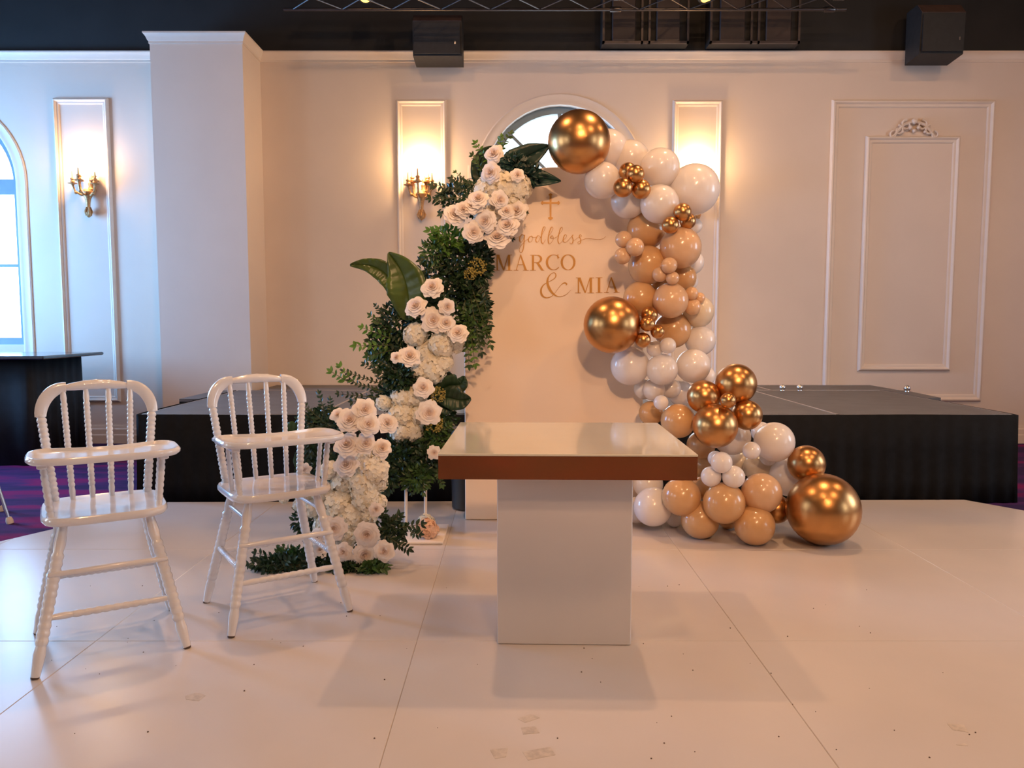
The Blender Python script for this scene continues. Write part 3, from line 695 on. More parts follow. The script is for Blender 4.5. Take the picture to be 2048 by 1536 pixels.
def serif_M(x0, x1, y0, y1):
    mb = MB(); w = x1 - x0; tk = w * .125; tn = w * .035; sf = 6
    lx = x0 + w * .17; rx = x1 - w * .23; vx = x0 + w * .52
    fpoly(mb, [(lx - tn, y0), (lx + tn, y0), (lx + tn, y1), (lx - tn, y1)])
    fpoly(mb, [(lx - tn, y0), (lx + tk * .9, y0), (vx + tk * .4, y1 - 3), (vx - tk * .1, y1)])
    fpoly(mb, [(vx - 2, y1 - 1), (vx + tk * .28, y1 - 1), (rx + tk * .35, y0), (rx, y0)])
    fpoly(mb, [(rx, y0), (rx + tk, y0), (rx + tk, y1), (rx, y1)])
    fpoly(mb, [(x0 + w * .03, y0), (lx + tk, y0), (lx + tk, y0 + sf), (x0 + w * .03, y0 + sf)])
    fpoly(mb, [(rx, y0), (x1, y0), (x1, y0 + sf), (rx, y0 + sf)])
    fpoly(mb, [(x0, y1 - sf), (lx + w * .13, y1 - sf), (lx + w * .13, y1), (x0, y1)])
    fpoly(mb, [(rx - w * .12, y1 - sf), (x1, y1 - sf), (x1, y1), (rx - w * .12, y1)]); letter(mb)
def serif_A(x0, x1, y0, y1):
    mb = MB(); w = x1 - x0; ax = x0 + w * .47; sf = 6
    fpoly(mb, [(ax - 4, y0), (ax + 4, y0 + 4), (x0 + w * .19, y1), (x0 + w * .14, y1)])
    fpoly(mb, [(ax - 8, y0 + 12), (ax + 3, y0), (x1 - w * .1, y1), (x1 - w * .26, y1)])
    cy = y0 + (y1 - y0) * .62; fpoly(mb, [(x0 + w * .28, cy), (x1 - w * .3, cy), (x1 - w * .3, cy + 7), (x0 + w * .28, cy + 7)])
    fpoly(mb, [(x0, y1 - sf), (x0 + w * .31, y1 - sf), (x0 + w * .31, y1), (x0, y1)])
    fpoly(mb, [(x1 - w * .38, y1 - sf), (x1, y1 - sf), (x1, y1), (x1 - w * .38, y1)]); letter(mb)
serif_M(55, 290, 880, 1086); serif_A(310, 505, 874, 1086)
mb = MB()
fpoly(mb, [(548, 882), (576, 882), (576, 1086), (548, 1086)]); fpoly(mb, [(525, 882), (600, 882), (600, 888), (525, 888)]); fpoly(mb, [(525, 1080), (602, 1080), (602, 1086), (525, 1086)])
ribbon(mb, [Vector((570, 886))] + [Vector((615 + 52 * math.sin(a), 934 - 47 * math.cos(a))) for a in [PI * k / 16 for k in range(17)]] + [Vector((570, 982))], lambda i, t, tg: 7 + 22 * max(0, tg.y))
fpoly(mb, [(600, 980), (632, 974), (700, 1080), (714, 1086), (672, 1086)]); letter(mb)
mb = MB(); A0, A1 = -0.62, -2 * PI + 0.72
pts = [Vector((832 + 88 * math.cos(A0 + (A1 - A0) * k / 30), 978 + 98 * math.sin(A0 + (A1 - A0) * k / 30))) for k in range(31)]
ribbon(mb, pts, lambda i, t, tg: 7 + 24 * abs(tg.y) ** 1.6 * (1 if 0.2 < t < .85 else .35)); fpoly(mb, [(885, 874), (893, 874), (893, 935), (886, 935), (876, 905)]); letter(mb)
mb = MB(); pts = [Vector((1020 + 83 * math.cos(2 * PI * k / 36), 978 + 99 * math.sin(2 * PI * k / 36))) for k in range(37)]
ribbon(mb, pts, lambda i, t, tg: 7 + 22 * abs(tg.y) ** 1.6); letter(mb)
amp = [((990, 1280), 4), ((1002, 1262), 18), ((975, 1248), 20), ((935, 1268), 8), ((895, 1315), 5), ((850, 1378), 5), ((795, 1428), 8), ((725, 1440), 16), ((675, 1400), 26), ((668, 1330), 22), ((705, 1270), 12), ((775, 1230), 6), ((840, 1190), 10), ((862, 1150), 14), ((846, 1117), 8), ((806, 1124), 6), ((765, 1170), 16), ((750, 1240), 30), ((775, 1320), 34), ((825, 1388), 24), ((885, 1424), 10), ((950, 1420), 6), ((1010, 1388), 5), ((1056, 1340), 2)]
mb = MB(); sp = spline([a for a, w in amp], 6)
def aw(i, t, tg):
    q = t * (len(amp) - 1); k = min(int(q), len(amp) - 2); return amp[k][1] + (amp[k + 1][1] - amp[k][1]) * (q - k)
ribbon(mb, sp, aw); mb.build('ampersand', M['vinyl'], bd, smooth=False)
serif_M(1114, 1358, 1178, 1380); serif_A(1490, 1692, 1170, 1374)
mb = MB(); fpoly(mb, [(1409, 1176), (1441, 1176), (1441, 1378), (1409, 1378)]); fpoly(mb, [(1382, 1176), (1468, 1176), (1468, 1183), (1382, 1183)]); fpoly(mb, [(1382, 1371), (1468, 1371), (1468, 1378), (1382, 1378)]); letter(mb)
mb = MB()   # gold cross with pointed bud ends
fpoly(mb, [(778, 112), (804, 112), (802, 385), (780, 385)]); fpoly(mb, [(692, 190), (890, 190), (890, 214), (692, 214)])
def bud(cx, cy, dx, dy, s=1.0):
    px_, py_ = -dy, dx
    o = [(-4, -13), (4, -26), (16, -22), (20, -16), (30, 0), (20, 16), (16, 22), (4, 26), (-4, 13)]
    fpoly(mb, [(cx + (a * dx + b_ * px_) * s, cy + (a * dy + b_ * py_) * s) for a, b_ in o])
bud(791, 104, 0, -1); bud(694, 202, -1, 0); bud(886, 202, 1, 0); bud(791, 390, 0, 1, 1.25)
mb.build('cross', M['vinyl'], bd, smooth=False)

# black drum behind the board's left edge, storage tub on the stage
e = empty('black_drum', (-0.29, 4.86, 0.0)); tag(e, 'black drum half hidden behind the left edge of the board', 'drum')
mb = MB(); mb.lathe((0, 0, 0), (0, 0, .50), [(0, .085), (.03, .1), (.9, .105), (.93, .11), (1, .11)], 20); mb.build('shell', M['drum'], e)
mb = MB(); mb.lathe((0, 0, .501), (0, 0, .53), [(0, .114), (.7, .114), (1, .10)], 20); mb.build('lid', M['drum'], e)
e = empty('storage_tub', (-0.28, 5.32, ZD)); tag(e, 'clear plastic tub on the stage beside the board', 'box')
mb = MB(); mb.box((-.15, -.1, 0), (.15, .1, .004))
for a, b in (((-.15, -.1), (.15, -.094)), ((-.15, .094), (.15, .1)), ((-.15, -.1), (-.144, .1)), ((.144, -.1), (.15, .1))): mb.box((a[0], a[1], .004), (b[0], b[1], .13))
mb.build('tub', M['tub'], e, smooth=False)
mb = MB(); mb.box((-.14, -.09, .0045), (.14, .09, .05), .01); mb.build('paper_filling', M['tubc'], e)

# ------------------------------------------------------------------ pedestal table
tb = empty('pedestal_table', (0.2, 2.99, 0), math.radians(-1.4)); tag(tb, 'white pedestal table with mirrored gold edge and cream glass top', 'table')
hw, hd = 0.444, 0.415
mb = MB(); mb.box((-hw + .004, -hd + .004, .666), (hw - .004, hd - .004, .743)); mb.build('tabletop', M['pedestal'], tb, smooth=False)
for a, b in (((-hw, -hd), (hw, -hd + .004)), ((-hw, hd - .004), (hw, hd)), ((-hw, -hd + .004), (-hw + .004, hd - .004)), ((hw - .004, -hd + .004), (hw, hd - .004))):
    mb = MB(); mb.box((a[0], a[1], .663), (b[0], b[1], .744)); mb.build('gold_edge', M['tgoldband'], tb, smooth=False)
mb = MB(); mb.box((-hw - .001, -hd - .001, .7445), (hw + .001, hd + .001, .7525), .0015); mb.build('glass_top', M['tglass'], tb, smooth=False)
mb = MB(); mb.box((-.2495, -.236, 0.001), (.2495, .236, .665), .003); mb.build('pedestal', M['pedestal'], tb, smooth=False)

# ------------------------------------------------------------------ high chairs
def bob(L, r, pitch=0.018, plain=0.14, amp=0.22):
    """bead-and-reel turning: radius profile over 0..1 for length L with plain tapered ends"""
    prof = [(0, r * .72)]; m = max(2, int(L * (1 - 2 * plain) / pitch))
    prof.append((plain * .7, r * 1.0)); prof.append((plain, r * .8))
    for k in range(m):
        for q, s in ((.0, 1 - amp), (.25, 1.0), (.5, 1.06), (.75, 1.0)):
            prof.append((plain + (1 - 2 * plain) * (k + q) / m, r * s))
    prof += [(1 - plain, r * .8), (1 - plain * .7, r * 1.0), (1, r * .72)]
    return prof
def turned(p, q, r, name, parent, **k):
    L = (Vector(q) - Vector(p)).length; mb = MB(); mb.lathe(p, q, bob(L, r, **k), 12); return mb.build(name, M['chair'], parent, angle=60)
def slab(outline_fn, z0, z1, lip=None, n=48):
    mb = MB(); o = [outline_fn(2 * PI * k / n) for k in range(n)]
    def ring(s, z): return [(x * s, y * s, z) for x, y in o]
    rows = [ring(.0, z0), ring(.96, z0), ring(1, z0 + (z1 - z0) * .35), ring(1, z0 + (z1 - z0) * .7), ring(.975, z1)]
    if lip: rows += [ring(.93, z1), ring(.88, z1 - lip), ring(.5, z1 - lip), ring(0.0, z1 - lip)]
    else: rows += [ring(.8, z1 - .003), ring(.0, z1 - .006)]
    mb.quad_grid(rows, True); return mb
def sup(a, b, e):
    return lambda t: (a * math.copysign(abs(math.cos(t)) ** e, math.cos(t)), b * math.copysign(abs(math.sin(t)) ** e, math.sin(t)))
def make_chair():
    e = empty('high_chair')
    # legs with feet
    for sx in (-1, 1):
        for sy in (-1, 1):
            p, q = (sx * .238, sy * .218, .006), (sx * .135, sy * .125, .502)
            lg = turned(p, q, .02, 'leg', e, pitch=.024, plain=.2, amp=.11)
            mb = MB(); mb.lathe((sx * .2395, sy * .219, 0), (sx * .238, sy * .2175, .008), [(0, .0135), (1, .014)], 10); mb.build('foot_cap', M['rubber'], lg)
    def legpt(sx, sy, z): t = (z - .006) / .496; return (sx * (.238 - .103 * t), sy * (.218 - .093 * t), z)
    turned(legpt(-1, -1, .19), legpt(1, -1, .19), .0125, 'stretcher', e, pitch=.028, plain=.2, amp=.18)
    turned(legpt(-1, 1, .225), legpt(1, 1, .225), .011, 'stretcher', e, pitch=.022, plain=.16)
    for sx in (-1, 1): turned(legpt(sx, -1, .245), legpt(sx, 1, .245), .012, 'stretcher', e, pitch=.018, plain=.1, amp=.3)
    for sx in (-1, 1):
        mb = MB(); mb.lathe(legpt(sx, -1, .43), legpt(sx, 1, .43), [(0, .008), (1, .008)], 10); mb.build('side_rod', M['chair'], e)
    # foot rest bar in front of the front legs
    a, b = Vector(legpt(-1, -1, .335)), Vector(legpt(1, -1, .335)); a.y -= .014; b.y -= .014; a.x -= .02; b.x += .02
    mb = MB(); mb.lathe(a, b, [(0, .006), (.02, .010), (.5, .0115), (.98, .010), (1, .006)], 10); mb.build('foot_rest', M['chair'], e)
    # seat
    mb = slab(sup(.205, .195, .42), .50, .53); mb.build('seat', M['chair'], e, angle=50)
    def back(x, z): return (x, .15 + (z - .53) * .17, z)
    for sx in (-1, 1): turned(back(sx * .158, .522), back(sx * .193, .86), .0165, 'back_post', e, pitch=.018, plain=.06, amp=.16)
    for k in range(4):
        x = (-1.5 + k) * .072; turned(back(x * .92, .522), back(x * 1.08, .945), .0115, 'spindle', e, pitch=.017, plain=.12, amp=.16)
    # crest rail: turned bar between two bent corner pieces
    mb = MB(); prof = []
    mb.tube([back(x, .951 + .008 * math.cos(x / .105 * PI / 2)) for x in [(-1 + 2 * k / 20) * .108 for k in range(21)]],
            [.0115 + .0075 * abs(math.sin(PI * min(1, max(0, (k - .5) / 19)))) ** .6 + (.0015 if k in (6, 10, 14) else 0) for k in range(21)], 12)
    mb.build('crest_rail', M['chair'], e, angle=60)
    for sx in (-1, 1):
        mb = MB(); rows = []
        for k in range(13):
            a = PI / 2 * k / 12
            cx_, cz_ = .105 + .088 * math.sin(a), .845 + .108 * math.cos(a)
            w = .019 + .004 * math.sin(a * 2)
            dx, dz = math.sin(a), math.cos(a); dep = .0135
            sec = [(-1, -1), (-1, -.55), (-.6, -1), (.6, -1), (1, -.55), (1, .55), (.6, 1), (-.6, 1), (-1, .55)][1:]
            rows.append([(sx * (cx_ + dx * w * u), back(0, cz_)[1] + v * dep, cz_ + dz * w * u) for u, v in sec])
        b = mb.quad_grid(rows, True); mb.face([b + k for k in range(8)]); mb.face([b + 12 * 8 + k for k in range(8)])
        mb.build('crest_corner', M['chair'], e, angle=50)
    # arm posts and runners that carry the tray
    for sx in (-1, 1):
        turned((sx * .170, -.13, .522), (sx * .188, -.13, .705), .0125, 'arm_post', e, pitch=.02, plain=.14, amp=.16)
        turned((sx * .176, -.03, .522), (sx * .190, -.04, .705), .010, 'arm_post', e, pitch=.02, plain=.14, amp=.16)
        mb = MB(); mb.box((sx * .19 - .016, -.175, .704), (sx * .19 + .016, .17, .7215), .004); mb.build('arm_runner', M['chair'], e)
    def tray_out(t):
        x, y = sup(.245, .15, .5)(t)
        if y > 0: y -= .075 * math.cos(min(abs(x) / .2, 1) * PI / 2)       # scooped towards the child
        return (x, y)
    tr = slab(tray_out, .722, .747, lip=.010, n=64); t = tr.build('tray', M['chair'], e, angle=50); t.location = (0.005, -.095, 0)
    return e
ch = make_chair(); ch.location = (-1.521, 2.793, 0); ch.rotation_euler.z = math.radians(31)
tag(ch, 'white wooden high chair nearest the window, at the far left', 'high chair', 'white high chairs')
c2 = copy_tree(ch); c2.location = (-0.997, 3.138, 0); c2.rotation_euler.z = math.radians(33.5)
c2['label'] = 'white wooden high chair beside the flowers, tray end against the roses'

# ------------------------------------------------------------------ balloons
def balloon_mesh(name, m, taper):
    mb = MB(); rows = []; n, k = 36, 22
    for i in range(k + 1):
        a = PI * i / k; c = math.cos(a); r = max(math.sin(a), .002)
        z = -c if c > 0 else -c * (1 + taper)       # slightly drawn out to the knot end (+z)
        if c < 0: r *= 1 - taper * .35 * (c * c)
        rows.append([(r * math.cos(2 * PI * j / n), r * math.sin(2 * PI * j / n), z) for j in range(n)])
    mb.quad_grid(rows, True); return mb.mesh(name, m)
BM = {'G': balloon_mesh('chrome_balloon', M['gold_b'], .06), 'W': balloon_mesh('white_balloon', M['white_b'], .14), 'T': balloon_mesh('tan_balloon', M['tan_b'], .14),
      'N': balloon_mesh('nude_balloon', M['nude_b'], .14), 'C': balloon_mesh('cream_balloon', M['cream_b'], .14)}
def knot_mesh(m, taper):
    mb = MB(); z = 1 + taper
    mb.lathe((0, 0, z - .03), (0, 0, z + .11), [(0, .08), (.3, .04), (.45, .055), (.55, .035), (.75, .06), (1, .10)], 10); return mb.mesh('knot', m)
KM = {'G': knot_mesh(M['gold_b'], .06), 'W': knot_mesh(M['white_b'], .14), 'T': knot_mesh(M['tan_b'], .14), 'N': knot_mesh(M['nude_b'], .14), 'C': knot_mesh(M['cream_b'], .14)}
# px, py, radius in px, colour, depth layer start, label   (front to back)
BL = [
 (1158, 284, 55, 'G', 4.30, 'big chrome gold balloon at the top against the arched window'),
 (1224, 650, 55, 'G', 4.25, 'big chrome gold balloon below the name MIA'),
 (1646, 1028, 68, 'G', 4.05, 'largest chrome gold balloon, on the floor at the right end'),
 (1431, 852, 43, 'G', 4.10, 'lowest big chrome gold balloon of the gold cluster beside table'),
 (1472, 768, 39, 'G', 4.22, 'topmost chrome gold balloon of the gold cluster beside table'),
 (1407, 793, 32, 'G', 4.18, 'leftmost chrome gold balloon of the gold cluster beside table'),
 (1494, 830, 29, 'G', 4.16, 'rightmost chrome gold balloon of the gold cluster beside table'),
 (1456, 801, 15, 'G', 4.02, 'small chrome gold balloon at the centre of the gold cluster'),
 (1613, 928, 35, 'G', 4.22, 'chrome gold balloon resting above the largest gold balloon'),
 (1271, 348, 16, 'G', 4.20, 'small gold balloon, upper right of the four on white balloons'),
 (1256, 343, 16, 'G', 4.24, 'small gold balloon, upper left of the four on white balloons'),
 (1246, 375, 17.5, 'G', 4.20, 'small gold balloon, lower left of the four on white balloons'),
 (1282, 378, 17.5, 'G', 4.20, 'small gold balloon, lower right of the four on white balloons'),
 (1365, 424, 16, 'G', 4.20, 'small gold balloon, top of the three under the big white one'),
 (1341, 450, 15.5, 'G', 4.20, 'small gold balloon, left of the three under the big white one'),
 (1375, 442, 15, 'G', 4.24, 'small gold balloon, right of the three under the big white one'),
 (1295, 648, 14.5, 'G', 4.18, 'small gold balloon, second from top beside the big gold one'),
 (1299, 630, 16, 'G', 4.22, 'small gold balloon, topmost beside the big gold one'),
 (1315, 663, 13.5, 'G', 4.20, 'small gold balloon, rightmost beside the big gold one'),
 (1286, 680, 15, 'G', 4.20, 'small gold balloon, lowest beside the big gold one'),
 (1319, 408, 35, 'W', 4.30, 'white balloon just left of the three small gold balloons'),
 (1320, 336, 35, 'W', 4.34, 'white balloon to the right of the four small gold balloons'),
 (1261, 319, 34, 'W', 4.34, 'white balloon above the four small gold balloons'),
 (1205, 361, 33, 'W', 4.34, 'white balloon below the big gold balloon at the top'),
 (1257, 402, 32, 'W', 4.36, 'white balloon below the four small gold balloons'),
 (1388, 379, 45, 'W', 4.36, 'biggest white balloon in front of the right sconce'),
 (1216, 300, 36, 'W', 4.44, 'white balloon half hidden behind the big gold balloon at top'),
 (1270, 494, 17, 'N', 4.22, 'small nude balloon, right of the three at left edge of garland'),
 (1247, 479, 15.5, 'N', 4.26, 'small nude balloon, upper of the three at left edge of garland'),
 (1245, 512, 15.5, 'N', 4.26, 'small nude balloon, lower of the three at left edge of garland'),
 (1361, 495, 38, 'N', 4.30, 'large nude balloon below the three small gold balloons'),
 (1293, 460, 36, 'T', 4.40, 'tan balloon under the white balloons, right of god bless'),
 (1295, 530, 36, 'T', 4.36, 'tan balloon beside the three small nude balloons'),
 (1338, 531, 15, 'N', 4.20, 'small nude balloon, upper of three in middle of the garland'),
 (1320, 549, 14, 'N', 4.20, 'small nude balloon, lower left of three in middle of the garland'),
 (1345, 556, 12.5, 'N', 4.22, 'small nude balloon, lower right of three in middle of the garland'),
 (1341, 601, 33.5, 'N', 4.28, 'nude balloon right above the small gold balloons'),
 (1281, 597, 33, 'T', 4.36, 'tan balloon between MIA and the big gold balloon'),
 (1366, 555, 25, 'T', 4.42, 'tan balloon behind the three small nude balloons'),
 (1321, 568, 16, 'T', 4.46, 'small tan balloon deep in the middle of the garland'),
 (1385, 614, 15.5, 'N', 4.24, 'small nude balloon, lower of three on the right edge'),
 (1383, 587, 12.5, 'N', 4.26, 'small nude balloon, upper of three on the right edge'),
 (1399, 596, 10.5, 'N', 4.30, 'smallest nude balloon on the right edge'),
 (1396, 623, 30, 'C', 4.42, 'cream balloon on the right edge behind small nude ones'),
 (1345, 660, 35, 'T', 4.42, 'brownish tan balloon behind the small gold balloons'),
 (1384, 525, 22, 'W', 4.52, 'white balloon peeping out behind the large nude balloon'),
 (1389, 452, 14, 'W', 4.50, 'small white balloon behind the three small gold balloons'),
 (1378, 562, 17, 'W', 4.56, 'white balloon peeping out behind the middle tan balloon'),
 (1400, 681, 29, 'W', 4.42, 'bluish white balloon on the right edge below the cream one'),
 (1336, 691, 15.5, 'W', 4.26, 'small white balloon, right of the pair below small gold ones'),
 (1310, 698, 16, 'W', 4.28, 'small white balloon, left of the pair below small gold ones'),
 (1324, 739, 31, 'W', 4.30, 'white balloon in the centre of the white middle section'),
 (1386, 732, 33, 'W', 4.36, 'white balloon on the right of the white middle section'),
 (1260, 732, 38, 'W', 4.38, 'white balloon against the board under the big gold balloon'),
 (1308, 779, 22, 'W', 4.28, 'white balloon low in the white section, second from left'),
 (1342, 777, 19, 'W', 4.30, 'white balloon low in the white section, second from right'),
 (1288, 778, 20, 'W', 4.38, 'white balloon low in the white section, leftmost'),
 (1361, 786, 25, 'W', 4.42, 'white balloon low in the white section, beside gold cluster'),
 (1411, 752, 19, 'W', 4.52, 'white balloon peeping out left of topmost clustered gold balloon'),
 (1322, 805, 14.5, 'W', 4.24, 'small white balloon just above the tan balloon beside table'),
 (1356, 842, 34, 'T', 4.28, 'tan balloon behind the right rear corner of the table'),
 (1302, 826, 24, 'T', 4.42, 'brownish balloon against the right edge of the board'),
 (1402, 890, 28, 'T', 4.40, 'tan balloon half hidden under the lowest clustered gold balloon'),
 (1465, 874, 35, 'W', 4.40, 'white balloon half hidden behind the lowest clustered gold balloon'),
 (1522, 864, 19, 'W', 4.50, 'white balloon peeping out under the rightmost clustered gold one'),
 (1549, 884, 38, 'W', 4.28, 'white balloon at upper right of the lower white section'),
 (1503, 901, 17, 'W', 4.12, 'small white balloon on front of the upper right white balloon'),
 (1537, 914, 17, 'W', 4.20, 'small white balloon between the two large right white balloons'),
 (1443, 925, 21, 'W', 4.02, 'small white balloon, top of the three beside table edge'),
 (1431, 917, 15, 'W', 4.10, 'small white balloon tucked behind the three beside table edge'),
 (1422, 953, 20, 'W', 4.02, 'small white balloon, left of the three beside table edge'),
 (1467, 954, 22, 'W', 4.02, 'small white balloon, right of the three beside table edge'),
 (1579, 953, 38, 'W', 4.18, 'white balloon left of the gold balloon stacked at right'),
 (1516, 934, 28, 'C', 4.28, 'cream balloon above the nude balloon in lower section'),
 (1480, 925, 28, 'C', 4.34, 'cream balloon behind the small white balloons beside table'),
 (1523, 986, 39, 'N', 4.08, 'large nude balloon in the lower section beside white ones'),
 (1363, 993, 38.5, 'T', 4.16, 'tan balloon under the right end of the table edge'),
 (1448, 1006, 41, 'T', 4.06, 'large tan balloon in the middle of the bottom section'),
 (1400, 1050, 38, 'T', 4.08, 'tan balloon resting on the floor, left of two'),
 (1509, 1058, 39, 'T', 4.04, 'tan balloon resting on the floor, right of two'),
 (1552, 1018, 28, 'G', 4.24, 'shaded gold balloon wedged beside the largest gold balloon'),
 (1410, 930, 30, 'T', 4.30, 'tan balloon beside the corner of the mirrored table edge'),
 (1404, 976, 23, 'T', 4.32, 'tan balloon behind the small white left one, low'),
 (1306, 1014, 39, 'W', 4.24, 'white balloon beside the table pedestal'),
 (1349, 1036, 18, 'W', 4.40, 'white balloon on the floor behind the left tan ones'),
 (1274, 1020, 27, 'W', 4.42, 'white balloon half hidden behind the table pedestal'),
 (1296, 968, 30, 'W', 4.42, 'white balloon under the table edge, highest beside the pedestal'),
 (1456, 1044, 20, 'T', 4.36, 'brown-shaded tan balloon between the two on the floor'),
]
placed = []
rnd = random.Random(3)
for px, py, r, c, Y, lab in BL:
    if px < 1310 and Y + r * Y / F > 4.555 and py < 900: Y = min(Y, 4.555 - r * 4.5 / F)
    for _ in range(60):      # push back until it only just presses against the ones in front
        moved = False
        for q, R2 in placed:
            p = at(px, py, Y); R = r * Y / F
            if (p - q).length < (R + R2) * 0.92 and not (px < 1300 and py < 900 and Y + R > 4.55):
                Y += 0.012; moved = True; break
        if not moved: break
    p = at(px, py, Y); R = r * p.length / F * 0.985
    if p.z < R: p.z = R + .001
    placed.append((p, R))
    o = link('balloon', BM[c]); o.location = p; o.scale = (R, R, R)
    d = Vector((rnd.uniform(-.5, .9), 1.0, rnd.uniform(-.7, .7)))
    o.rotation_euler = d.to_track_quat('Z', 'Y').to_euler()
    link('knot', KM[c], o)
    tag(o, lab, 'balloon', 'balloons of the garland beside the arch')

# ------------------------------------------------------------------ flowers and leaves
def petal(mb, phi, hw_, h, r0, r1, op, curl, seed, m=0, z0=0.0, nu=8, nv=7):
    """one cupped petal: op 0 = upright inner petal, 1 = spread outer petal; the rim rolls outwards"""
    rn = random.Random(seed); rows = []; wob = rn.uniform(-.08, .08); mb.cur = m; rag = [rn.uniform(-.05, .05) for _ in range(nu + 1)]
    for j in range(nv + 1):
        v = j / nv; row = []
        for i in range(nu + 1):
            u = -1 + 2 * i / nu
            vv = v * (1 + rag[i] * op) * (1 - (.10 + .16 * op) * abs(u) ** 1.8)
            rad = r0 + (r1 - r0) * ((1 - op) * math.sin(vv * PI / 2) + op * vv)
            z = z0 + h * ((1 - op) * vv ** 1.3 + op * math.sin(vv * PI / 2))
            lip = max(0, vv - .72) / .28
            rad += curl * lip * lip * (1 + .35 * abs(u)); z -= curl * .55 * lip * lip
            rad *= 1 + .06 * u * u * op
            ang = phi + u * hw_ * (0.55 + .45 * math.sin(min(1.0, v * 1.1) * PI / 2)) + wob * v
            row.append((rad * math.cos(ang), rad * math.sin(ang), z))
        rows.append(row)
    mb.quad_grid(rows); mb.cur = 0
def rose_mesh(seed, openness=1.0):
    rn = random.Random(seed); mb = MB(); k = 0
    for n, hw_, h, r0, r1, op, curl, mi, z0 in ((2, 1.9, .36, .01, .08, .1, .01, 1, .3), (3, 1.35, .40, .03, .17, .2, .03, 1, .24), (3, 1.3, .42, .06, .28, .25, .06, 2, .18), (4, 1.0, .42, .08, .40, .35, .10, 2, .12), (5, .85, .38, .10, .55, .5, .14, 0, .06), (5, .86, .30, .12, .72, .7, .18, 0, .02), (6, .74, .20, .14, .86, .85, .16, 0, -.02)):
        off = rn.uniform(0, 6)
        for i in range(n):
            petal(mb, off + 2 * PI * i / n + rn.uniform(-.15, .15), hw_ * rn.uniform(.9, 1.1), h * rn.uniform(.94, 1.06), r0, r1 * openness * rn.uniform(.94, 1.06), op, curl, seed * 100 + k, mi, z0); k += 1
    mb.sphere((0, 0, .05), .18, 8, 5); mb.cur = 1; mb.sphere((0, 0, .5), .085, 8, 5); mb.cur = 0
    return mb.mesh('rose', [M['rose'], M['roseheart'], M['rosemid']], 'keep', 60)
ROSES = [rose_mesh(s, o) for s, o in ((1, 1.0), (2, .95), (3, 1.06), (4, .9))]
def hyd_mesh(seed, m):
    rn = random.Random(seed); mb = MB(); n = 58; ga = PI * (3 - 5 ** .5)
    for i in range(n):
        z = 1 - 1.55 * i / n; rr = math.sqrt(max(0, 1 - z * z)); a = i * ga
        nrm = Vector((rr * math.cos(a), rr * math.sin(a), z)); c = nrm * rn.uniform(.84, 1.0)
        nrm = (nrm + Vector((rn.uniform(-.35, .35), rn.uniform(-.35, .35), rn.uniform(-.35, .35)))).normalized()
        t = nrm.orthogonal().normalized(); b = nrm.cross(t); rot = rn.uniform(0, PI); s = rn.uniform(.26, .34)
        for q in range(4):
            an = rot + q * PI / 2; d = t * math.cos(an) + b * math.sin(an); sd = nrm.cross(d)
            k = len(mb.v)
            mb.v += [tuple(c + d * s * a + sd * s * w + nrm * z_) for a, w, z_ in ((0, 0, 0), (.3, .36, .03), (.72, .5, .05), (1.05, .24, .0), (1.08, -.22, .0), (.72, -.5, .05), (.3, -.36, .03), (.6, 0, .015))]
            for q2 in range(6): mb.face((k + 7, k + q2, k + q2 + 1))
            mb.face((k + 7, k + 6, k))
    mb.sphere((0, 0, 0), .72, 10, 7)
    return mb.mesh('hydrangea', m, 'keep', 20)
HYD = [hyd_mesh(s, M['hyd']) for s in (1, 2, 3)]; DRY = hyd_mesh(9, M['dried'])
def bud_mesh(seed):
    rn = random.Random(seed); mb = MB()
    for i in range(110):
        v = Vector((rn.gauss(0, 1), rn.gauss(0, 1), rn.gauss(0, 1))).normalized() * rn.uniform(.55, 1.0)
        mb.sphere(v, rn.uniform(.07, .12), 5, 3)
    return mb.mesh('yellow_filler', M['yellow'])
BUD = [bud_mesh(1), bud_mesh(2)]
LEAF = [(0, 0), (.18, .36), (.42, .5), (.7, .36), (1, 0)]
def leaf(mb, p, d, nrm, L, w, fold=.25, droop=.15):
    """pointed leaf with a mid-rib fold: base p, direction d"""
    d = d.normalized(); s = d.cross(nrm)
    s = s.normalized() if s.length > 1e-4 else d.orthogonal().normalized()
    n = s.cross(d).normalized(); k = len(mb.v)
    for t, h in LEAF:
        c = p + d * (L * t) - n * (droop * L * t * t)
        if h == 0: mb.v.append(tuple(c))
        else:
            mb.v += [tuple(c + s * w * h * L + n * fold * w * h * L), tuple(c), tuple(c - s * w * h * L + n * fold * w * h * L)]
    a = k
    mb.face((a, a + 2, a + 1)); mb.face((a, a + 3, a + 2))
    for q in (1, 4):
        b = k + q; mb.face((b, b + 1, b + 4, b + 3)); mb.face((b + 1, b + 2, b + 5, b + 4))
    b = k + 7; mb.face((b, b + 1, k + 10)); mb.face((b + 1, b + 2, k + 10))
def sway(rn, s=1): return Vector((rn.uniform(-s, s), rn.uniform(-s, s), rn.uniform(-s, s)))
seedc = [0]
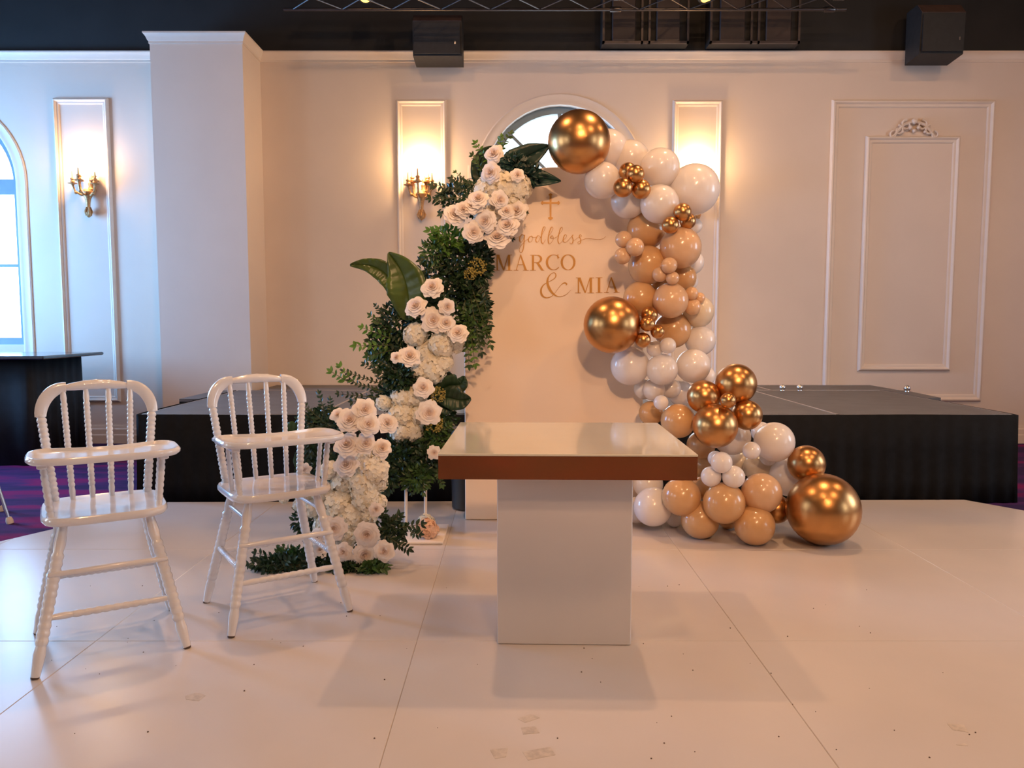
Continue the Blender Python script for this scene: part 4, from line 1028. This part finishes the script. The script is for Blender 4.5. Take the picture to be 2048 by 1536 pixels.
def spray(root, a, b, L=.045, w=.5, m='leafd', n=9, bulge=(0, 0), sub=0, jitter=.5, lean=-.25):
    """stem from a to b (each px,py,Y) carrying paired leaves"""
    seedc[0] += 1; rn = random.Random(seedc[0])
    A, B = at(*a), at(*b); mid = (A + B) / 2 + Vector((bulge[0], -.02, bulge[1]))
    base = root.location; mb = MB()
    pts = [A * (1 - t) ** 2 + mid * 2 * t * (1 - t) + B * t * t - base for t in [k / n for k in range(n + 1)]]
    mb.cur = 1; mb.tube(pts, [.0035 * (1 - .6 * k / n) for k in range(n + 1)], 5); mb.cur = 0
    for k in range(1, n + 1):
        d = (pts[k] - pts[k - 1]).normalized()
        view = Vector((rn.uniform(-.6, .6), -1, rn.uniform(-.2, .8)))
        side = d.cross(view).normalized()
        for sg in (-1, 1):
            dd = d * .7 + side * sg + sway(rn, jitter * .6)
            s = L * rn.uniform(.75, 1.15)
            if sub:
                q0 = pts[k]; q1 = q0 + dd.normalized() * L * 2.2
                mb.cur = 1; mb.tube([q0, (q0 + q1) / 2, q1], .0014, 4); mb.cur = 0
                for t in (.4, .7, 1.0):
                    q = q0.lerp(q1, t); ds = dd.cross(view).normalized()
                    for s2 in (-1, 1): leaf(mb, q, dd.normalized() * .6 + ds * s2 + sway(rn, .3), view + sway(rn, .5), s * .8, w)
            else:
                leaf(mb, pts[k], dd, view + sway(rn, .6), s, w)
    leaf(mb, pts[-1], pts[-1] - pts[-2], Vector((0, -1, .3)), L, w)
    mb.build('leaf_spray', [M[m], M['stem']], root, smooth=False)
def bush(root, px, py, Y, rx, ry, n, L=.04, w=.5, m='leafd', name='foliage_clump', dz=0.06, hang=0.0):
    """dense clump of leaves round a point; rx, ry in px"""
    seedc[0] += 1; rn = random.Random(seedc[0]); base = root.location; c = at(px, py, Y) - base; k = Y / F; mb = MB()
    for i in range(int(n * 2.1)):
        v = Vector((rn.gauss(0, 1), rn.gauss(0, 1), rn.gauss(0, 1))).normalized() * rn.uniform(.2, 1.0) ** .6
        p = c + Vector((v.x * rx * k, v.y * dz, v.z * ry * k))
        d = Vector((v.x, v.y * .6 - .25, v.z - hang)) + sway(rn, .7)
        leaf(mb, p, d, Vector((rn.uniform(-.5, .5), -1, rn.uniform(0, 1))) + sway(rn, .4), L * rn.uniform(.7, 1.2), w * rn.uniform(.8, 1.1))
    tag(mb.build(name, M[m], root, smooth=False), kind='stuff')
def big_leaf(root, mid, widths, Y, m='leafo', fold=.35, lean=0.0, dY=0.0):
    """broad leaf: midrib px polyline from base to tip, half widths in px, with veins pressed in"""
    k = Y / F; n = 14; base = root.location
    sp = spline([Vector((a, b)) for a, b in mid], 12); m_ = len(sp); mb = MB(); rows = []
    for i, p in enumerate(sp):
        t = i / (m_ - 1); q = t * (len(widths) - 1); j = min(int(q), len(widths) - 2); w = widths[j] + (widths[j + 1] - widths[j]) * (q - j)
        tg = sp[min(i + 1, m_ - 1)] - sp[max(i - 1, 0)]; tg = tg.normalized(); nr = Vector((-tg.y, tg.x)); row = []
        for u in (-1, -.66, -.33, -.06, 0, .06, .33, .66, 1):
            off = w * u; x = p + nr * off
            yy = Y + dY * t - abs(u) * w * k * fold + lean * t * t * .1 + (.004 if u == 0 else 0) + .0028 * math.sin(i * 1.5 - abs(u) * 4) * (abs(u) * (1.15 - abs(u))) * 3 + .006 * math.sin(i * .35 + u) * abs(u)
            row.append(at(x.x, x.y, yy) - base)
        rows.append(row)
    mb.quad_grid(rows); o = mb.build('large_leaf', M[m], root, angle=70)
    md = o.modifiers.new('thick', 'SOLIDIFY'); md.thickness = 0.0015
def flower(root, me, px, py, r, Y, name, rn, up=.35, sc=1.2):
    o = link(name, me, root); o.location = at(px, py, Y) - root.location
    s = r * Y / F * sc; o.scale = (s, s, s)
    d = Vector((rn.uniform(-.45, .45), -1, up + rn.uniform(-.35, .35)))
    o.rotation_euler = (d.to_track_quat('Z', 'Y') @ Matrix.Rotation(rn.uniform(0, 6.28), 3, 'Z').to_quaternion()).to_euler()
    return o
fr = random.Random(11)
UP = empty('floral_arrangement', (-0.52, 4.2, 0.0)); tag(UP, 'tall cascade of white roses, hydrangeas and leaves on a stand along the board', 'flower arrangement')
LO = empty('floral_arrangement', (-0.72, 3.72, 0.0)); tag(LO, 'low column of white roses and hydrangeas standing on the floor behind the chair', 'flower arrangement')
# stand of the cascade
def up_local(v): return Vector(v) - UP.location
mb = MB(); a, b = onz(778, 1092, 0), onz(886, 1089, 0)
mb.box((a.x + .52, -.16, .001), (b.x + .52, .22, .014), .003); mb.build('base_plate', M['standw'], UP, smooth=False)
for px in (812, 851):
    p0, p1 = at(px, 1040, 4.35), at(px, 900, 4.35); mb = MB(); mb.lathe((p0.x + .52, .15, .012), (p1.x + .52, .15, p1.z), [(0, .009), (1, .009)], 10); mb.build('stand_post', M['standw'], UP)
ptsp = [at(px, py, 4.42) - UP.location for px, py in ((835, 900), (822, 800), (850, 680), (900, 560), (960, 440), (1000, 370))]
mb = MB(); mb.tube(spline(ptsp, 5), .012, 8); mb.build('frame_pole', M['stem'], UP)

# large leaves
big_leaf(UP, [(805, 640), (788, 575), (768, 545), (735, 530), (700, 530)], [6, 16, 22, 20, 12, 2], 4.36, 'leafo', .3)
big_leaf(UP, [(815, 640), (816, 592), (804, 545), (777, 505)], [8, 30, 42, 38, 22, 2], 4.33, 'leafo', .35)
big_leaf(UP, [(985, 362), (1015, 338), (1055, 312), (1099, 291)], [10, 24, 30, 22, 2], 4.44, 'leaft', .3)
big_leaf(UP, [(990, 350), (1035, 350), (1080, 356), (1122, 362)], [10, 22, 24, 14, 1], 4.40, 'leaft', .25)
big_leaf(UP, [(968, 375), (958, 345), (966, 312), (985, 292)], [6, 16, 18, 12, 1], 4.42, 'leafd', .3)
big_leaf(UP, [(870, 790), (895, 772), (920, 768), (928, 752)], [6, 18, 22, 14, 2], 4.34, 'leafd', .3)
big_leaf(UP, [(868, 795), (895, 795), (920, 800), (942, 797)], [6, 18, 24, 18, 2], 4.32, 'leafd', .3)
big_leaf(UP, [(872, 800), (890, 815), (905, 822)], [6, 16, 14, 2], 4.33, 'leafd', .3)
big_leaf(LO, [(600, 870), (580, 862), (565, 862)], [8, 19, 20, 14, 2], 3.86, 'leafm', .3)
big_leaf(LO, [(612, 900), (600, 920), (592, 935)], [8, 16, 12, 2], 3.86, 'leafd', .3)
big_leaf(UP, [(845, 600), (868, 606), (890, 590)], [8, 18, 12, 2], 4.36, 'leafd', .3)

# dense dark clumps along the cascade
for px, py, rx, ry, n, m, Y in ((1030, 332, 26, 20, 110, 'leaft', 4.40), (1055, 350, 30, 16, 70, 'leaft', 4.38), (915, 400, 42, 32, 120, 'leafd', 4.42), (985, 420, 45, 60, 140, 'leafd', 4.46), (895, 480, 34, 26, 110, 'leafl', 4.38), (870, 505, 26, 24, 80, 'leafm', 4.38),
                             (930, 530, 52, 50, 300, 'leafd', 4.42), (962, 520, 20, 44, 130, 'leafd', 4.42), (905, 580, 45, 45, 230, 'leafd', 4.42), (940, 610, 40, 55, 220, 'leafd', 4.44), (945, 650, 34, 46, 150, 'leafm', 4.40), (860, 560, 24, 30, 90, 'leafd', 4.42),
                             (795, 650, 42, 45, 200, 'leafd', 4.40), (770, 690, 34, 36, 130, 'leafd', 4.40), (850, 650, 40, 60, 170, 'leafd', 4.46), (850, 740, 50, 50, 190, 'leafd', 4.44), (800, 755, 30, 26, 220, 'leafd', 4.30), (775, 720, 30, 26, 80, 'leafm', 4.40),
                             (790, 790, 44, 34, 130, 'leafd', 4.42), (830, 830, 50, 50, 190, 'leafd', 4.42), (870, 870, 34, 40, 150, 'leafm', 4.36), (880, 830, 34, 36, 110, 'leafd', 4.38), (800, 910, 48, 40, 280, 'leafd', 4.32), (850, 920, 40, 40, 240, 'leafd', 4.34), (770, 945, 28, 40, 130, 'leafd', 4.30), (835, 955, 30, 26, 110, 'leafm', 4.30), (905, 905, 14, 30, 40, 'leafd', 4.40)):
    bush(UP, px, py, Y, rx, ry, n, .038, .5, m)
for px, py, rx, ry, n, m, Y in ((650, 845, 40, 28, 150, 'leafd', 3.84), (625, 880, 26, 36, 110, 'leafd', 3.86), (640, 930, 30, 40, 110, 'leafd', 3.86), (690, 920, 55, 80, 220, 'leafd', 3.84), (700, 1030, 55, 80, 220, 'leafd', 3.80), (610, 1040, 22, 40, 70, 'leafd', 3.84),
                             (560, 1128, 56, 13, 190, 'leafd', 3.62), (640, 1125, 60, 18, 190, 'leafd', 3.64), (710, 1136, 58, 14, 190, 'leafd', 3.62), (740, 1133, 40, 12, 90, 'leafm', 3.60), (590, 1110, 40, 12, 70, 'leafm', 3.70), (785, 1060, 26, 26, 110, 'leafd', 3.74), (600, 970, 18, 30, 40, 'leafd', 3.88)):
    bush(LO, px, py, Y, rx, ry, n, .034, .5, m, dz=.05)
# sprays of the cascade
SP = [((985, 335, 4.4), (951, 287, 4.38), .030, 'leafl', 7), ((968, 345, 4.4), (945, 312, 4.36), .028, 'leafm', 6), ((985, 330, 4.42), (1020, 268, 4.4), .032, 'leafm', 8), ((995, 325, 4.42), (1002, 275, 4.4), .03, 'leafl', 7),
      ((958, 380, 4.42), (912, 345, 4.38), .02, 'leafm', 6), ((955, 385, 4.40), (866, 370, 4.34), .036, 'leafd', 11), ((955, 395, 4.38), (862, 398, 4.32), .034, 'leafd', 11), ((955, 405, 4.38), (884, 428, 4.32), .034, 'leafd', 9), ((960, 375, 4.4), (905, 358, 4.36), .036, 'leafd', 9),
      ((900, 500, 4.38), (860, 462, 4.34), .038, 'leafl', 8), ((905, 490, 4.38), (878, 460, 4.32), .038, 'leafl', 7), ((900, 505, 4.38), (842, 520, 4.34), .034, 'leafd', 8), ((890, 530, 4.38), (846, 545, 4.34), .03, 'leafd', 7), ((880, 550, 4.4), (840, 570, 4.36), .03, 'leafd', 6),
      ((945, 580, 4.40), (982, 690, 4.34), .036, 'leafm', 12), ((940, 590, 4.40), (962, 705, 4.32), .036, 'leafd', 12), ((930, 600, 4.40), (938, 730, 4.32), .036, 'leafm', 12), ((960, 570, 4.42), (980, 650, 4.36), .034, 'leafd', 10), ((948, 540, 4.42), (976, 600, 4.38), .032, 'leafd', 8), ((935, 620, 4.4), (950, 728, 4.3), .034, 'leafl', 8),
      ((1020, 420, 4.42), (1052, 425, 4.40), .02, 'leafd', 5), ((990, 470, 4.4), (1025, 478, 4.38), .02, 'leafd', 4),
      ((790, 680, 4.36), (726, 656, 4.32), .036, 'leafl', 7), ((785, 690, 4.36), (712, 692, 4.30), .04, 'leafl', 7), ((790, 670, 4.38), (742, 632, 4.34), .032, 'leafm', 8), ((780, 640, 4.38), (752, 612, 4.36), .026, 'leafd', 6), ((785, 700, 4.36), (736, 712, 4.32), .036, 'leafm', 7),
      ((790, 740, 4.36), (742, 712, 4.34), .026, 'leafd', 8), ((790, 760, 4.36), (730, 728, 4.32), .028, 'leafd', 9), ((770, 770, 4.36), (688, 742, 4.30), .028, 'leafd', 10), ((700, 765, 4.30), (664, 744, 4.28), .04, 'leafl', 4), ((715, 770, 4.3), (680, 735, 4.28), .036, 'leafl', 4),
      ((770, 785, 4.34), (700, 762, 4.30), .026, 'leafd', 9), ((765, 795, 4.34), (678, 788, 4.30), .026, 'leafd', 9), ((770, 800, 4.34), (705, 803, 4.30), .03, 'leafd', 7), ((770, 775, 4.34), (748, 735, 4.30), .026, 'leafd', 7),
      ((850, 930, 4.32), (846, 985, 4.28), .03, 'leafm', 7), ((870, 930, 4.32), (884, 970, 4.28), .03, 'leafm', 7), ((815, 930, 4.32), (822, 985, 4.28), .028, 'leafd', 7), ((870, 870, 4.34), (898, 850, 4.30), .032, 'leafm', 6), ((780, 930, 4.30), (772, 985, 4.28), .03, 'leafd', 7), ((880, 880, 4.34), (905, 935, 4.32), .03, 'leafm', 8)]
for a, b, L, m, n in SP: spray(UP, a, b, L, .5, m, n)
SP = [((660, 850, 3.82), (638, 788, 3.80), .026, 'leafd', 8), ((655, 850, 3.82), (612, 812, 3.80), .024, 'leafd', 8), ((660, 860, 3.82), (598, 838, 3.80), .03, 'leafd', 8), ((665, 845, 3.82), (660, 800, 3.8), .024, 'leafd', 7),
      ((640, 1128, 3.62), (498, 1130, 3.58), .032, 'leafd', 14), ((640, 1124, 3.66), (512, 1106, 3.66), .028, 'leafd', 12), ((600, 1132, 3.60), (530, 1142, 3.56), .028, 'leafd', 8), ((640, 1115, 3.7), (560, 1092, 3.72), .03, 'leafm', 9), ((620, 1100, 3.74), (600, 1040, 3.74), .03, 'leafd', 8),
      ((760, 1060, 3.72), (842, 1048, 3.70), .034, 'leafd', 9), ((765, 1065, 3.70), (816, 1098, 3.66), .036, 'leafd', 9), ((770, 1050, 3.72), (798, 1032, 3.70), .034, 'leafd', 7), ((765, 1040, 3.74), (768, 1025, 3.72), .034, 'leafd', 4), ((820, 1062, 3.68), (838, 1068, 3.66), .03, 'leafd', 4),
      ((720, 1130, 3.6), (768, 1138, 3.56), .032, 'leafm', 7), ((690, 1138, 3.58), (672, 1150, 3.55), .028, 'leafd', 5), ((630, 960, 3.84), (590, 985, 3.82), .026, 'leafd', 6)]
for a, b, L, m, n in SP: spray(LO, a, b, L, .5, m, n)
# yellow-green filler
for px, py, r, root, Y in ((955, 532, 20, UP, 4.34), (876, 790, 17, UP, 4.26), (868, 848, 20, UP, 4.26), (940, 548, 14, UP, 4.34), (960, 452, 12, UP, 4.42)):
    o = link('yellow_filler', BUD[int(px) % 2], root); o.location = at(px, py, Y) - root.location; s = r * Y / F; o.scale = (s, s * .7, s)
# hydrangeas then roses: px, py, radius
for px, py, r in ((1007, 380, 36), (1036, 376, 27), (976, 376, 26), (995, 415, 30), (1028, 410, 26), (970, 430, 22), (831, 669, 24), (883, 690, 26), (856, 708, 26), (864, 738, 30), (910, 688, 20), (838, 740, 20), (885, 725, 22), (809, 794, 28), (830, 792, 24), (804, 827, 28), (822, 858, 28), (768, 806, 16), (800, 862, 22), (836, 830, 20)):
    flower(UP, HYD[fr.randrange(3)], px, py, r, 4.33 + fr.uniform(-.02, .03), 'hydrangea', fr, sc=1.0)
for px, py, r in ((748, 941, 30), (727, 926, 25), (688, 962, 27), (678, 1007, 33), (730, 996, 30), (756, 1004, 18), (704, 1030, 32), (628, 1014, 23), (660, 941, 20), (642, 983, 23), (725, 970, 28), (568, 998, 10), (751, 964, 24), (612, 985, 18), (600, 1010, 14), (690, 1070, 28), (650, 1050, 24), (735, 1030, 22)):
    flower(LO, HYD[fr.randrange(3)], px, py, r, 3.70 + fr.uniform(-.02, .03), 'hydrangea', fr, sc=1.0)
for px, py, r in ((990, 311, 19), (984, 347, 20), (909, 432, 20), (945, 465, 21), (973, 443, 20), (945, 415, 18), (1017, 453, 21), (995, 478, 21), (957, 400, 17), (1035, 351, 13), (998, 401, 18), (1036, 424, 18), (1013, 425, 16), (925, 420, 16),
                  (866, 577, 19), (834, 615, 21), (893, 614, 16), (866, 641, 21), (891, 648, 18), (917, 668, 19), (819, 715, 21), (793, 716, 12), (846, 777, 20), (858, 826, 21), (774, 848, 19), (868, 905, 12)):
    flower(UP, ROSES[fr.randrange(4)], px, py, r, 4.24 + fr.uniform(-.02, .02), 'rose', fr)
for px, py, r in ((700, 842, 23), (736, 849, 20), (729, 820, 20), (677, 832, 15), (695, 891, 25), (731, 887, 20), (764, 897, 19), (694, 930, 23), (734, 1068, 23), (727, 1109, 22), (769, 1103, 20), (688, 1103, 19), (636, 1074, 17), (667, 1056, 22), (610, 941, 14), (752, 1018, 14), (640, 1100, 14)):
    flower(LO, ROSES[fr.randrange(4)], px, py, r, 3.62 + fr.uniform(-.02, .02), 'rose', fr)
# peach flowers at the foot of the stand
for px, py, r, lab in ((854, 1060, 22, 'faded peach flower head lying on the base plate of the stand'), (846, 1036, 18, 'pale flower head behind the faded peach one on the base plate')):
    p = at(px, py, 4.16); r_ = r * 4.16 / F
    o = link('flower_head', DRY if r == 22 else HYD[1]); o.location = (p.x, 4.14 if r == 22 else 4.3, .012 + r_ * .78); o.scale = (r_ * 1.1, r_, r_); tag(o, lab, 'flower')
